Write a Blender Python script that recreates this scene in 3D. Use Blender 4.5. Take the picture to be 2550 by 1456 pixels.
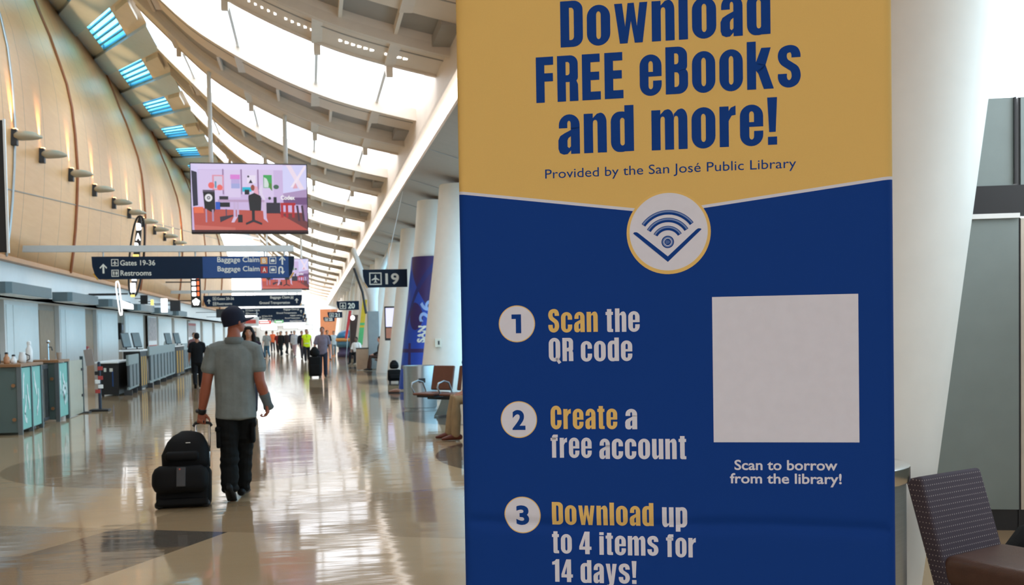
import bpy, bmesh, math, random
from mathutils import Vector, Matrix, noise
from mathutils.geometry import tessellate_polygon

for _o in list(bpy.data.objects):
    bpy.data.objects.remove(_o)
SC = bpy.context.scene
COL = SC.collection
R = math.radians
PI = math.pi
rnd = random.Random(7)

# ------------------------------------------------------------------ camera
YAW, PITCH, ROLL = 11.434, -1.849, 1.031          # degrees: right of the hall axis, down, clockwise
F_PX, CY_PX = 2479.0, 900.0
cd = bpy.data.cameras.new('camera')
cam = bpy.data.objects.new('camera', cd)
COL.objects.link(cam)
_y, _p, _a = R(YAW), R(PITCH), R(ROLL)
_f = Vector((math.sin(_y)*math.cos(_p), math.cos(_y)*math.cos(_p), math.sin(_p)))
_r = Vector((math.cos(_y), -math.sin(_y), 0))
_u = _r.cross(_f)
_r2 = _r*math.cos(_a) - _u*math.sin(_a)
_u2 = _u*math.cos(_a) + _r*math.sin(_a)
cam.matrix_world = Matrix(((_r2.x, _u2.x, -_f.x, 0), (_r2.y, _u2.y, -_f.y, 0), (_r2.z, _u2.z, -_f.z, 1.56), (0, 0, 0, 1)))
cd.sensor_width = 36.0
cd.lens = F_PX*36.0/2550.0
cd.shift_x = 0.0
cd.shift_y = (CY_PX-728.0)/2550.0
cd.clip_start = 0.05
cd.clip_end = 500
cd.dof.use_dof = True
cd.dof.focus_distance = 2.75
cd.dof.aperture_fstop = 9.0
SC.camera = cam

# ------------------------------------------------------------------ daylight
W = bpy.data.worlds.new('world')
SC.world = W
W.use_nodes = True
_bg = W.node_tree.nodes['Background']
_nt = W.node_tree                                   # sky: warm white overhead, bluer towards the gate side
_tc0 = _nt.nodes.new('ShaderNodeTexCoord'); _sp0 = _nt.nodes.new('ShaderNodeSeparateXYZ'); _rp0 = _nt.nodes.new('ShaderNodeValToRGB')
_nt.links.new(_tc0.outputs['Generated'], _sp0.inputs[0]); _nt.links.new(_sp0.outputs[0], _rp0.inputs[0])
_rp0.color_ramp.elements[0].position = 0.15; _rp0.color_ramp.elements[0].color = (0.97, 0.98, 1.0, 1)
_rp0.color_ramp.elements[1].position = 0.85; _rp0.color_ramp.elements[1].color = (0.68, 0.88, 1.0, 1)
_nt.links.new(_rp0.outputs[0], _bg.inputs[0])
_bg.inputs[1].default_value = 3.2
SC.view_settings.view_transform = 'Standard'
SC.view_settings.look = 'None'
SC.view_settings.exposure = 0.65
SC.view_settings.gamma = 1.0
SC.view_settings.use_curve_mapping = False
SC.cycles.max_bounces = 6
SC.cycles.diffuse_bounces = 3
SC.cycles.glossy_bounces = 3
SC.cycles.transparent_max_bounces = 8
SC.cycles.caustics_reflective = False
SC.cycles.caustics_refractive = False
SC.cycles.use_denoising = True

# ------------------------------------------------------------------ materials
def lin(c):
    return tuple(((v/255.0)/12.92 if v/255.0 <= 0.04045 else ((v/255.0+0.055)/1.055)**2.4) for v in c)

def newmat(name):
    m = bpy.data.materials.new(name)
    m.use_nodes = True
    nt = m.node_tree
    return m, nt, nt.nodes['Principled BSDF']

def mat(name, rgb, rough=0.5, metal=0.0, var=0.06, scale=6.0, spec=0.5, bump=0.0, bscale=80.0, stretch=None, coat=0.0):
    """plain procedural surface: a little noise in colour, optional fine bump"""
    m, nt, b = newmat(name)
    c = lin(rgb)
    tc = nt.nodes.new('ShaderNodeTexCoord')
    src = tc.outputs['Object']
    if stretch:
        mp = nt.nodes.new('ShaderNodeMapping')
        mp.inputs['Scale'].default_value = stretch
        nt.links.new(src, mp.inputs[0])
        src = mp.outputs[0]
    n = nt.nodes.new('ShaderNodeTexNoise')
    n.inputs['Scale'].default_value = scale
    n.inputs['Detail'].default_value = 4
    nt.links.new(src, n.inputs['Vector'])
    r = nt.nodes.new('ShaderNodeValToRGB')
    r.color_ramp.elements[0].position = 0.3
    r.color_ramp.elements[1].position = 0.7
    r.color_ramp.elements[0].color = tuple(v*(1-var) for v in c)+(1,)
    r.color_ramp.elements[1].color = tuple(min(1, v*(1+var)) for v in c)+(1,)
    nt.links.new(n.outputs['Fac'], r.inputs[0])
    nt.links.new(r.outputs[0], b.inputs['Base Color'])
    b.inputs['Roughness'].default_value = rough
    b.inputs['Metallic'].default_value = metal
    b.inputs['Specular IOR Level'].default_value = spec
    b.inputs['Coat Weight'].default_value = coat
    if bump:
        n2 = nt.nodes.new('ShaderNodeTexNoise')
        n2.inputs['Scale'].default_value = bscale
        nt.links.new(src, n2.inputs['Vector'])
        bp = nt.nodes.new('ShaderNodeBump')
        bp.inputs['Strength'].default_value = bump
        bp.inputs['Distance'].default_value = 0.01
        nt.links.new(n2.outputs['Fac'], bp.inputs['Height'])
        nt.links.new(bp.outputs[0], b.inputs['Normal'])
    return m

def emit(name, rgb, s=1.0):
    m, nt, b = newmat(name)
    c = lin(rgb)
    b.inputs['Base Color'].default_value = (0.02, 0.02, 0.02, 1)
    b.inputs['Emission Color'].default_value = c+(1,)
    b.inputs['Emission Strength'].default_value = s
    return m

def pane(name, rgb, gloss=0.06, body=0.0):
    """window glass: lets tinted daylight straight through with a faint reflection"""
    m = bpy.data.materials.new(name)
    m.use_nodes = True
    nt = m.node_tree
    nt.nodes.clear()
    out = nt.nodes.new('ShaderNodeOutputMaterial')
    t = nt.nodes.new('ShaderNodeBsdfTransparent')
    t.inputs[0].default_value = lin(rgb)+(1,)
    g = nt.nodes.new('ShaderNodeBsdfGlossy')
    g.inputs['Roughness'].default_value = 0.05
    mx = nt.nodes.new('ShaderNodeMixShader')
    mx.inputs[0].default_value = gloss
    nt.links.new(t.outputs[0], mx.inputs[1])
    nt.links.new(g.outputs[0], mx.inputs[2])
    nt.links.new(mx.outputs[0], out.inputs[0])
    return m

class NG:
    """short-hand for math nodes"""
    def __init__(s, nt): s.nt = nt
    def m(s, op, a, b=None, c=None):
        n = s.nt.nodes.new('ShaderNodeMath'); n.operation = op
        for i, v in enumerate((a, b, c)):
            if v is None: continue
            if isinstance(v, (int, float)): n.inputs[i].default_value = v
            else: s.nt.links.new(v, n.inputs[i])
        return n.outputs[0]
    def mix(s, f, a, b):
        n = s.nt.nodes.new('ShaderNodeMix'); n.data_type = 'RGBA'
        for k, v in ((0, f), (6, a), (7, b)):
            if isinstance(v, (int, float)): n.inputs[k].default_value = v
            elif isinstance(v, tuple): n.inputs[k].default_value = v if len(v) == 4 else v+(1,)
            else: s.nt.links.new(v, n.inputs[k])
        return n.outputs[2]
    def xyz(s):
        tc = s.nt.nodes.new('ShaderNodeTexCoord'); sp = s.nt.nodes.new('ShaderNodeSeparateXYZ')
        s.nt.links.new(tc.outputs['Object'], sp.inputs[0]); s.tc = tc
        return sp.outputs[0], sp.outputs[1], sp.outputs[2]
    def noise(s, scale, stretch=None, detail=4):
        n = s.nt.nodes.new('ShaderNodeTexNoise'); n.inputs['Scale'].default_value = scale; n.inputs['Detail'].default_value = detail
        src = s.tc.outputs['Object']
        if stretch:
            mp = s.nt.nodes.new('ShaderNodeMapping'); mp.inputs['Scale'].default_value = stretch
            s.nt.links.new(src, mp.inputs[0]); src = mp.outputs[0]
        s.nt.links.new(src, n.inputs['Vector'])
        return n.outputs['Fac']

# ------------------------------------------------------------------ mesh builder
class MB:
    def __init__(s): s.v = []; s.f = []; s.mi = []
    def add(s, vs, fs, mi=0, M=None):
        o = len(s.v)
        for p in vs:
            p = Vector(p)
            s.v.append(M @ p if M is not None else p)
        for f in fs:
            s.f.append([o+i for i in f]); s.mi.append(mi)
        return s
    def box(s, x0, x1, y0, y1, z0, z1, mi=0, M=None):
        vs = [(x, y, z) for z in (z0, z1) for y in (y0, y1) for x in (x0, x1)]
        return s.add(vs, [(0, 2, 3, 1), (4, 5, 7, 6), (0, 1, 5, 4), (2, 6, 7, 3), (0, 4, 6, 2), (1, 3, 7, 5)], mi, M)
    def rbox(s, x0, x1, y0, y1, z0, z1, r=0.02, seg=3, mi=0, M=None):
        bm = bmesh.new()
        bmesh.ops.create_cube(bm, size=1.0)
        for v in bm.verts:
            v.co = Vector(((x0+x1)/2+v.co.x*(x1-x0), (y0+y1)/2+v.co.y*(y1-y0), (z0+z1)/2+v.co.z*(z1-z0)))
        bmesh.ops.bevel(bm, geom=bm.edges[:], offset=r, segments=seg, affect='EDGES', profile=0.5)
        bm.verts.index_update()
        s.add([v.co.copy() for v in bm.verts], [[v.index for v in f.verts] for f in bm.faces], mi, M)
        bm.free()
        return s
    def prism(s, poly, fn0, fn1, mi=0, M=None):
        """poly: 2D loop; fn0/fn1 map (a,b) to the near and far 3D point"""
        n = len(poly)
        vs = [fn0(a, b) for a, b in poly]+[fn1(a, b) for a, b in poly]
        fs = [(i, (i+1) % n, n+(i+1) % n, n+i) for i in range(n)]
        for t in tessellate_polygon([[Vector((a, b, 0)) for a, b in poly]]):
            fs.append(tuple(t)); fs.append(tuple(n+i for i in t))
        return s.add(vs, fs, mi, M)
    def flat(s, loops, fn, mi=0):
        """filled 2D shape (outer loop and holes) laid with fn"""
        flatl = [p for l in loops for p in l]
        tris = tessellate_polygon([[Vector((a, b, 0)) for a, b in l] for l in loops])
        return s.add([fn(a, b) for a, b in flatl], [tuple(t) for t in tris], mi)
    def tube(s, pts, rad, seg=10, ref=(1, 0, 0), mi=0, cap=True, M=None, pw=2.0, dome=1.0):
        pts = [Vector(p) for p in pts]
        n = len(pts)
        rad = [(r, r) if isinstance(r, (int, float)) else r for r in (rad if isinstance(rad, list) else [rad]*n)]
        rings = []
        P, Q = list(pts), list(rad)
        if cap:
            d0 = (pts[0]-pts[1]).normalized(); d1 = (pts[-1]-pts[-2]).normalized()
            m0, m1 = min(rad[0]), min(rad[-1])
            P = [pts[0]+d0*m0*0.62*dome, pts[0]+d0*m0*0.4*dome]+P+[pts[-1]+d1*m1*0.4, pts[-1]+d1*m1*0.62]
            Q = [tuple(a*0.45 for a in rad[0]), tuple(a*0.8 for a in rad[0])]+Q+[tuple(a*0.8 for a in rad[-1]), tuple(a*0.45 for a in rad[-1])]
        vs = []
        for i, p in enumerate(P):
            t = (P[min(i+1, len(P)-1)]-P[max(i-1, 0)]).normalized()
            a = Vector(ref)
            a = a-t*a.dot(t)
            if a.length < 1e-3:
                a = Vector((0, 1, 0)); a = a-t*a.dot(t)
            a.normalize(); b = t.cross(a)
            for k in range(seg):
                th = 2*PI*k/seg
                c, sn = math.cos(th), math.sin(th)
                if pw != 2.0:
                    c = math.copysign(abs(c)**(2/pw), c); sn = math.copysign(abs(sn)**(2/pw), sn)
                vs.append(p+a*c*Q[i][0]+b*sn*Q[i][1])
        fs = []
        for i in range(len(P)-1):
            for k in range(seg):
                fs.append((i*seg+k, i*seg+(k+1) % seg, (i+1)*seg+(k+1) % seg, (i+1)*seg+k))
        fs.append(tuple(range(seg))[::-1])
        fs.append(tuple((len(P)-1)*seg+k for k in range(seg)))
        return s.add(vs, fs, mi, M)
    def lathe(s, prof, seg=24, mi=0, M=None, c=(0, 0)):
        vs, fs = [], []
        for r, z in prof:
            for k in range(seg):
                vs.append((c[0]+r*math.cos(2*PI*k/seg), c[1]+r*math.sin(2*PI*k/seg), z))
        for i in range(len(prof)-1):
            for k in range(seg):
                fs.append((i*seg+k, i*seg+(k+1) % seg, (i+1)*seg+(k+1) % seg, (i+1)*seg+k))
        fs.append(tuple(range(seg))[::-1]); fs.append(tuple((len(prof)-1)*seg+k for k in range(seg)))
        return s.add(vs, fs, mi, M)
    def ball(s, c, r, seg=14, rings=9, mi=0, M=None):
        r = (r, r, r) if isinstance(r, (int, float)) else r
        vs, fs = [], []
        for i in range(rings+1):
            ph = PI*(i+0.02)/(rings+0.04)
            for k in range(seg):
                th = 2*PI*k/seg
                vs.append((c[0]+r[0]*math.sin(ph)*math.cos(th), c[1]+r[1]*math.sin(ph)*math.sin(th), c[2]+r[2]*math.cos(ph)))
        for i in range(rings):
            for k in range(seg):
                fs.append((i*seg+k, (i+1)*seg+k, (i+1)*seg+(k+1) % seg, i*seg+(k+1) % seg))
        fs.append(tuple(range(seg))); fs.append(tuple(rings*seg+k for k in range(seg))[::-1])
        return s.add(vs, fs, mi, M)
    def build(s, name, mats, parent=None, smooth=False, loc=None, rot=None):
        me = bpy.data.meshes.new(name)
        me.from_pydata([tuple(v) for v in s.v], [], s.f)
        mats = mats if isinstance(mats, (list, tuple)) else [mats]
        for m in mats: me.materials.append(m)
        me.polygons.foreach_set('material_index', s.mi)
        if smooth: me.polygons.foreach_set('use_smooth', [True]*len(me.polygons))
        me.update()
        bm = bmesh.new(); bm.from_mesh(me)
        bmesh.ops.recalc_face_normals(bm, faces=bm.faces[:])
        bm.to_mesh(me); bm.free()
        o = bpy.data.objects.new(name, me)
        COL.objects.link(o)
        if parent is not None: o.parent = parent
        if loc is not None: o.location = loc
        if rot is not None: o.rotation_euler = rot
        return o

def smooth_by_angle(o, deg=40):
    me = o.data
    me.polygons.foreach_set('use_smooth', [True]*len(me.polygons))
    try: me.set_sharp_from_angle(angle=R(deg))
    except Exception: pass
    return o

def tag(o, label, cat, group=None, kind=None):
    if label: o['label'] = label
    if cat: o['category'] = cat
    if group: o['group'] = group
    if kind: o['kind'] = kind
    return o

def thing(name, label, cat, loc=(0, 0, 0), rz=0.0, group=None):
    e = bpy.data.objects.new(name, None)
    e.empty_display_size = 0.1
    COL.objects.link(e)
    e.location = loc; e.rotation_euler = (0, 0, rz)
    return tag(e, label, cat, group)

def struct(mb, name, mats, label=None, smooth=False):
    o = mb.build(name, mats, smooth=smooth)
    o['kind'] = 'structure'
    if label: o['label'] = label
    return o

def dup(root, loc, rz=None, label=None):
    r = root.copy(); COL.objects.link(r); r.location = loc
    if rz is not None: r.rotation_euler = (0, 0, rz)
    if label: r['label'] = label
    for ch in list(root.children):
        c = ch.copy(); COL.objects.link(c); c.parent = r
        for g in list(ch.children):
            d = g.copy(); COL.objects.link(d); d.parent = c
    return r

# ------------------------------------------------------------------ lettering with the built-in font
_tc = {}
def text2d(body, bold=0.0):
    key = (body, bold)
    if key not in _tc:
        cu = bpy.data.curves.new('t', 'FONT')
        cu.body = body; cu.size = 1.0; cu.offset = bold; cu.resolution_u = 4
        ob = bpy.data.objects.new('t', cu); COL.objects.link(ob)
        bpy.context.view_layer.update()
        me = bpy.data.meshes.new_from_object(ob.evaluated_get(bpy.context.evaluated_depsgraph_get()))
        vs = [(v.co.x, v.co.y) for v in me.vertices]; fs = [tuple(p.vertices) for p in me.polygons]
        bpy.data.objects.remove(ob); bpy.data.curves.remove(cu); bpy.data.meshes.remove(me)
        _tc[key] = (vs, fs)
    return _tc[key]

def put_text(mb, body, x0, x1, base, cap, fn, mi=0, bold=0.0, spread=True):
    """text from x0 to x1 on baseline base with capital height cap; fn maps (a,b) to 3D"""
    vs, fs = text2d(body, bold)
    hv, _ = text2d('H', bold)
    ch = max(v[1] for v in hv)
    a, b = min(v[0] for v in vs), max(v[0] for v in vs)
    sy = cap/ch
    sx = (x1-x0)/(b-a) if spread else sy
    mb.add([fn(x0+(v[0]-a)*sx, base+v[1]*sy) for v in vs], fs, mi)

def circ(cx, cy, r, n=40, ry=None):
    ry = r if ry is None else ry
    return [(cx+r*math.cos(2*PI*k/n), cy+ry*math.sin(2*PI*k/n)) for k in range(n)]

def rect(x0, y0, x1, y1):
    return [(x0, y0), (x1, y0), (x1, y1), (x0, y1)]
# ================================================================== THE SETTING
M_beige = mat('ceiling panel cream', (236, 221, 205), 0.55, var=0.03, scale=1.5)
M_lip = mat('ceiling edge cream', (228, 213, 197), 0.5, var=0.03)
M_recess = mat('ceiling recess grey', (168, 162, 156), 0.6, var=0.08, scale=1.2)
M_white = mat('white paint', (232, 232, 230), 0.5, var=0.02)
M_plaster = mat('cream column plaster', (229, 226, 219), 0.55, var=0.02)
M_glassw = pane('roof glass', (250, 252, 255))
M_glassb = pane('blue roof glass', (176, 238, 252), 0.03)
M_blade = mat('pale blue grey metal', (200, 216, 230), 0.45, var=0.03)
M_dark = mat('black plastic', (22, 23, 26), 0.45, var=0.1)
M_soffit = mat('soffit taupe', (172, 157, 142), 0.6, var=0.03)
M_strip = emit('cove lamp white', (255, 250, 244), 1.8)
M_panelw = mat('pale wall panel', (226, 234, 234), 0.35, var=0.02)
M_door = mat('taupe door', (158, 142, 126), 0.5, var=0.04)
M_canopy = mat('slate canopy metal', (88, 104, 108), 0.45, var=0.04)
M_steel = mat('brushed steel', (176, 182, 184), 0.32, metal=0.85, var=0.05, stretch=(1, 1, 30))
M_chrome = mat('polished metal', (205, 208, 210), 0.15, metal=1.0, var=0.03)
M_greyp = mat('grey green wall panel', (126, 137, 135), 0.5, var=0.03)

# ---- floor: polished terrazzo with sweeping bands
def floor_mat():
    m, nt, b = newmat('polished terrazzo')
    g = NG(nt); x, y, z = g.xyz()
    fleck = g.noise(240.0, detail=3); cloud = g.noise(0.35)
    base = g.mix(cloud, lin((170, 144, 112)), lin((188, 163, 130)))
    tan = lin((146, 120, 90)); dark = lin((86, 78, 70)); brown = lin((116, 97, 76))
    def lt(a, v): return g.m('LESS_THAN', a, v)
    def both(a, c): return g.m('MULTIPLY', a, c)
    def disc(cx, cy, r):
        return lt(g.m('SQRT', g.m('ADD', g.m('POWER', g.m('SUBTRACT', x, cx), 2), g.m('POWER', g.m('SUBTRACT', y, cy), 2))), r)
    def under(x0, y0, x1, y1):      # 1 where the point lies on the near side of the line
        k = (y1-y0)/(x1-x0)
        return lt(g.m('SUBTRACT', g.m('SUBTRACT', y, y0), g.m('MULTIPLY', g.m('SUBTRACT', x, x0), k)), 0.0)
    def inv(a): return g.m('SUBTRACT', 1.0, a)
    d1 = (-2.17, 7.50, -0.81, 9.88); d2 = (-1.46, 6.65, -0.79, 7.91); l1 = (-2.58, 8.96, -0.83, 8.32)
    near = lt(y, 8.25)
    col = base
    # wide tan disc ahead of the walkway and its neighbours further off
    for cx, cy, r, c in ((-1.35, 13.0, 2.28, tan), (-2.4, 27.5, 3.0, tan), (0.6, 40.0, 2.2, tan)):
        col = g.mix(disc(cx, cy, r), col, c)
    for cx, cy, r in ((4.1, 12.0, 2.62), (4.4, 18.2, 2.9), (4.3, 24.5, 2.9), (4.3, 31.0, 2.9), (4.3, 37.5, 2.8), (4.3, 44.0, 2.8)):
        col = g.mix(disc(cx, cy, r), col, dark)
    col = g.mix(both(under(-2.58, 8.96, 1.2, 7.30), inv(under(*d1))), col, lin((150, 128, 102)))
    col = g.mix(both(under(-2.58, 8.96, 1.2, 7.30), both(under(*d1), inv(under(*d2)))), col, dark)
    col = g.mix(both(lt(y, 7.66), inv(under(*d2))), col, brown)
    col = g.mix(g.m('MULTIPLY', both(inv(under(-2.58, 8.96, 1.2, 7.3)), both(under(-2.5, 9.37, -0.8, 9.55), under(*d1))), 0.6), col, tan)
    # metal divider strips
    fl = g.m('GREATER_THAN', fleck, 0.60)
    col = g.mix(g.m('MULTIPLY', fl, 0.18), col, lin((92, 80, 66)))
    fl2 = g.m('LESS_THAN', fleck, 0.38)
    col = g.mix(g.m('MULTIPLY', fl2, 0.2), col, lin((226, 214, 196)))
    nt.links.new(col, b.inputs['Base Color'])
    wear = g.noise(0.9, (0.4, 1.6, 1))
    nt.links.new(g.m('MULTIPLY_ADD', wear, 0.08, 0.035), b.inputs['Roughness'])
    b.inputs['IOR'].default_value = 1.5
    b.inputs['Coat Weight'].default_value = 0.0
    b.inputs['Coat Roughness'].default_value = 0.06
    rip = g.noise(1.0, (0.9, 3.4, 1), detail=3)
    bp = nt.nodes.new('ShaderNodeBump'); bp.inputs['Strength'].default_value = 0.22; bp.inputs['Distance'].default_value = 0.012
    nt.links.new(rip, bp.inputs['Height'])
    nt.links.new(bp.outputs[0], b.inputs['Normal']); nt.links.new(bp.outputs[0], b.inputs['Coat Normal'])
    return m
mb = MB(); mb.box(-7.1, 6.0, -12, 142, -0.2, 0.0)
struct(mb, 'floor', floor_mat(), 'polished beige terrazzo floor with tan and grey curved bands')

# ---- roof: curved cream panels, grey recesses and glazed strips, one bay every 8.2 m
RX = [-4.1, -3.65, -3.47, -2.9, -2.36, -1.84, -1.2, -0.49, 0.05, 0.59, 1.1, 1.59, 2.0, 2.42]
RZ = [9.90, 9.42, 9.26, 8.66, 8.16, 7.82, 7.45, 7.11, 6.89, 6.70, 6.56, 6.45, 6.36, 6.28]
def roofz(x):
    for i in range(len(RX)-1):
        if x <= RX[i+1]:
            t = (x-RX[i])/(RX[i+1]-RX[i])
            return RZ[i]+(RZ[i+1]-RZ[i])*t
    return RZ[-1]
def smoothed(x):
    return (roofz(x-0.25)+2*roofz(x)+roofz(x+0.25))/4 if -3.8 < x < 2.1 else roofz(x)
XS = [-4.1+6.5*i/26 for i in range(27)]
def sweep(mb, y0, y1, z0, z1, mi=0, xs=XS):
    """a slab following the roof curve between y0..y1, z0..z1 above the curve"""
    vs, fs = [], []
    for x in xs:
        z = smoothed(x)
        vs += [(x, y0, z+z0), (x, y1, z+z0), (x, y1, z+z1), (x, y0, z+z1)]
    n = len(xs)
    for i in range(n-1):
        a, b = i*4, i*4+4
        for k in range(4):
            fs.append((a+k, a+(k+1) % 4, b+(k+1) % 4, b+k))
    fs.append((0, 1, 2, 3)); fs.append(((n-1)*4, (n-1)*4+3, (n-1)*4+2, (n-1)*4+1))
    mb.add(vs, fs, mi)

BAY = 8.2
roof = MB()
STAT = [-3.1, -1.35, 0.25, 1.55]
M_list = [M_beige, M_recess, M_lip, M_white]
wn = 1
for b in range(-4, 14):
    Y0 = 24.8+BAY*b
    sweep(roof, Y0, Y0+1.9, 0.0, 0.16, 0)                   # panel with a turned-down lip
    sweep(roof, Y0, Y0+0.14, -0.16, 0.0, 2)
    sweep(roof, Y0+1.82, Y0+1.92, -0.04, 0.165, 2)
    sweep(roof, Y0+0.85, Y0+0.88, -0.012, 0.0, 1)           # shadow joint
    sweep(roof, Y0+5.5, Y0+7.0, 0.0, 0.16, 0)
    sweep(roof, Y0+5.42, Y0+5.52, -0.10, 0.165, 2)
    sweep(roof, Y0+6.1, Y0+6.13, -0.012, 0.0, 1)
    sweep(roof, Y0+7.0, Y0+8.2, 0.13, 0.16, 1)              # grey service slot between the panels
    for xs in (-3.4, -1.9, -0.6, 0.6, 1.5):
        roof.box(xs-0.03, xs+0.03, Y0+7.0, Y0+8.2, smoothed(xs)-0.02, smoothed(xs)+0.13, 0)
    # glazed strip
    if Y0 < 6:                                               # unseen near bays closed up to keep daylight off the banner
        sweep(roof, Y0+1.9, Y0+5.5, 0.10, 0.16, 0)
        continue
    g = MB(); sweep(g, Y0+1.93, Y0+5.41, 0.145, 0.153, 0)
    struct(g, 'window_%d' % wn, M_glassw, 'curved strip of white roof glazing over the concourse'); wn += 1
    for xs in STAT:                                          # purlins and their hanging brackets
        z = smoothed(xs)
        roof.box(xs-0.10, xs+0.10, Y0+0.1, Y0+1.9, z-0.03, z+0.1, 2)
        roof.box(xs-0.10, xs+0.10, Y0+5.5, Y0+7.0, z-0.03, z+0.1, 2)
        roof.box(xs-0.03, xs+0.03, Y0+1.9, Y0+5.5, z+0.10, z+0.14, 3)
        roof.prism([(0, 0.14), (0, -0.22), (0.08, -0.22), (0.42, 0.0), (0.42, 0.14)],
                   lambda a, c, xs=xs, z=z: (xs-0.06, Y0+1.9+a, z+c), lambda a, c, xs=xs, z=z: (xs+0.06, Y0+1.9+a, z+c), 2)
    # dark end pockets beside the edge beam
    roof.box(2.1, 2.42, Y0+7.0, Y0+8.2, smoothed(2.2)-0.05, smoothed(2.2)+0.13, 1)
# row of lit slots in the nearest panel
sl_ = MB()
for g0, n_ in ((-1.02, 6), (-0.30, 6), (0.62, 6), (1.42, 4)):
    for k in range(n_):
        x = g0+0.108*k; z = smoothed(x)-0.006
        sl_.box(x, x+0.094, 17.85, 17.94, z-0.01, z+0.012)
struct(sl_, 'trim_7', emit('slot light', (255, 252, 246), 3.0), 'row of small lit slots in the nearest roof panel')
struct(roof, 'ceiling', M_list, 'curved cream roof panels with grey slots between')
# edge beam, cove lamp and soffit above the seats
eb = MB()
eb.box(2.40, 2.62, -10, 140, 5.72, 6.75, 0)
eb.box(2.36, 2.44, -10, 140, 5.66, 5.74, 1)
struct(eb, 'trim_1', [M_beige, M_lip], 'cream edge beam along the foot of the curved roof')
sof = MB()
sof.prism([(2.5, 5.34), (3.7, 4.98), (3.7, 5.08), (2.5, 5.44)], lambda a, c: (a, -10, c), lambda a, c: (a, 140, c), 0)
sof.prism([(3.62, 4.86), (3.80, 4.82), (3.80, 5.10), (3.62, 5.10)], lambda a, c: (a, -10, c), lambda a, c: (a, 140, c), 1)
sof.prism([(3.88, 4.70), (4.02, 4.66), (4.02, 5.10), (3.88, 5.10)], lambda a, c: (a, -10, c), lambda a, c: (a, 140, c), 1)
sof.prism([(3.7, 5.06), (4.6, 4.5), (4.6, 5.7), (3.7, 5.7)], lambda a, c: (a, -10, c), lambda a, c: (a, 140, c), 2)
for k in range(38):
    y = -8+k*4.1
    sof.prism([(2.52, 5.32), (3.66, 4.97), (3.66, 4.985), (2.52, 5.335)], lambda a, c, y=y: (a, y, c), lambda a, c, y=y: (a, y+0.03, c), 3)
struct(sof, 'ceiling_soffit', [M_soffit, M_recess, M_blade, M_recess], 'taupe soffit above the gate seats')
st = MB()
for k in range(40):
    y = -8+k*3.7
    st.prism([(2.45, 5.46), (2.58, 5.36), (2.62, 5.66), (2.48, 5.70)], lambda a, c, y=y: (a, y, c), lambda a, c, y=y: (a, y+3.62, c), 0)
struct(st, 'trim_2', M_strip, 'bright cove light line along the roof edge')

# ---- blue rooflights between the roof edge and the timber shell
cove = MB()
A0, A1 = Vector((-7.29, 0, 11.45)), Vector((-4.1, 0, 9.95))
def cp(t, y, dz=0.0):
    """point on the sloping strip; the grid is skewed along the hall"""
    P = A0.lerp(A1, t)
    return (P.x, y + (0.69-t)/0.44*4.15, P.z+dz)
PER = 5.05
louv = MB()
for k in range(-6, 22):
    y0 = 28.5+PER*k; y1 = y0+2.77; y2 = y0+PER
    for t0, t1, ya, yb in ((0.0, 0.25, y0, y1), (0.69, 1.0, y0, y1)):
        q = [cp(t0, ya), cp(t1, ya), cp(t1, yb), cp(t0, yb)]
        mi = 0 if t0 == 0.0 else 1
        cove.add(q+[(p[0], p[1], p[2]+0.2) for p in q], [(0, 1, 2, 3), (4, 5, 6, 7), (0, 1, 5, 4), (1, 2, 6, 5), (2, 3, 7, 6), (3, 0, 4, 7)], mi)
    # deep fin between two rooflights
    q = [cp(0, y1, -0.10), cp(1, y1, -0.10), cp(1, y2, -0.10), cp(0, y2, -0.10)]
    cove.add(q+[(p[0], p[1], p[2]+0.35) for p in q], [(0, 1, 2, 3), (4, 5, 6, 7), (0, 1, 5, 4), (1, 2, 6, 5), (2, 3, 7, 6), (3, 0, 4, 7)], 2)
    # end block near the roof edge
    q = [cp(0.76, y0+0.4, -0.14), cp(0.95, y0+0.4, -0.14), cp(0.95, y1-0.9, -0.14), cp(0.76, y1-0.9, -0.14)]
    cove.add(q+[(p[0], p[1], p[2]+0.4) for p in q], [(0, 1, 2, 3), (4, 5, 6, 7), (0, 1, 5, 4), (1, 2, 6, 5), (2, 3, 7, 6), (3, 0, 4, 7)], 1)
    g = MB()
    q = [cp(0.25, y0, 0.03), cp(0.69, y0, 0.03), cp(0.69, y1, 0.03), cp(0.25, y1, 0.03)]
    g.add(q+[(p[0], p[1], p[2]+0.02) for p in q], [(0, 1, 2, 3), (4, 5, 6, 7), (0, 1, 5, 4), (1, 2, 6, 5), (2, 3, 7, 6), (3, 0, 4, 7)], 0)
    for j in range(5):
        ya = y0+(y1-y0)*(j+0.78)/5; yb = ya+0.13
        q = [cp(0.25, ya, -0.02), cp(0.69, ya, -0.02), cp(0.69, yb, -0.02), cp(0.25, yb, -0.02)]
        g.add(q+[(p[0], p[1], p[2]+0.05) for p in q], [(0, 1, 2, 3), (4, 5, 6, 7), (0, 1, 5, 4), (1, 2, 6, 5), (2, 3, 7, 6), (3, 0, 4, 7)], 1)
    struct(g, 'window_%d' % wn, [M_glassb, mat('blue louvre', (58, 150, 190), 0.4) if k == -6 else bpy.data.materials['blue louvre']], 'blue louvred rooflight beside the timber wall'); wn += 1
struct(cove, 'ceiling_cove', [M_white, M_beige, M_blade], 'white coffers between the blue rooflights')

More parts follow.
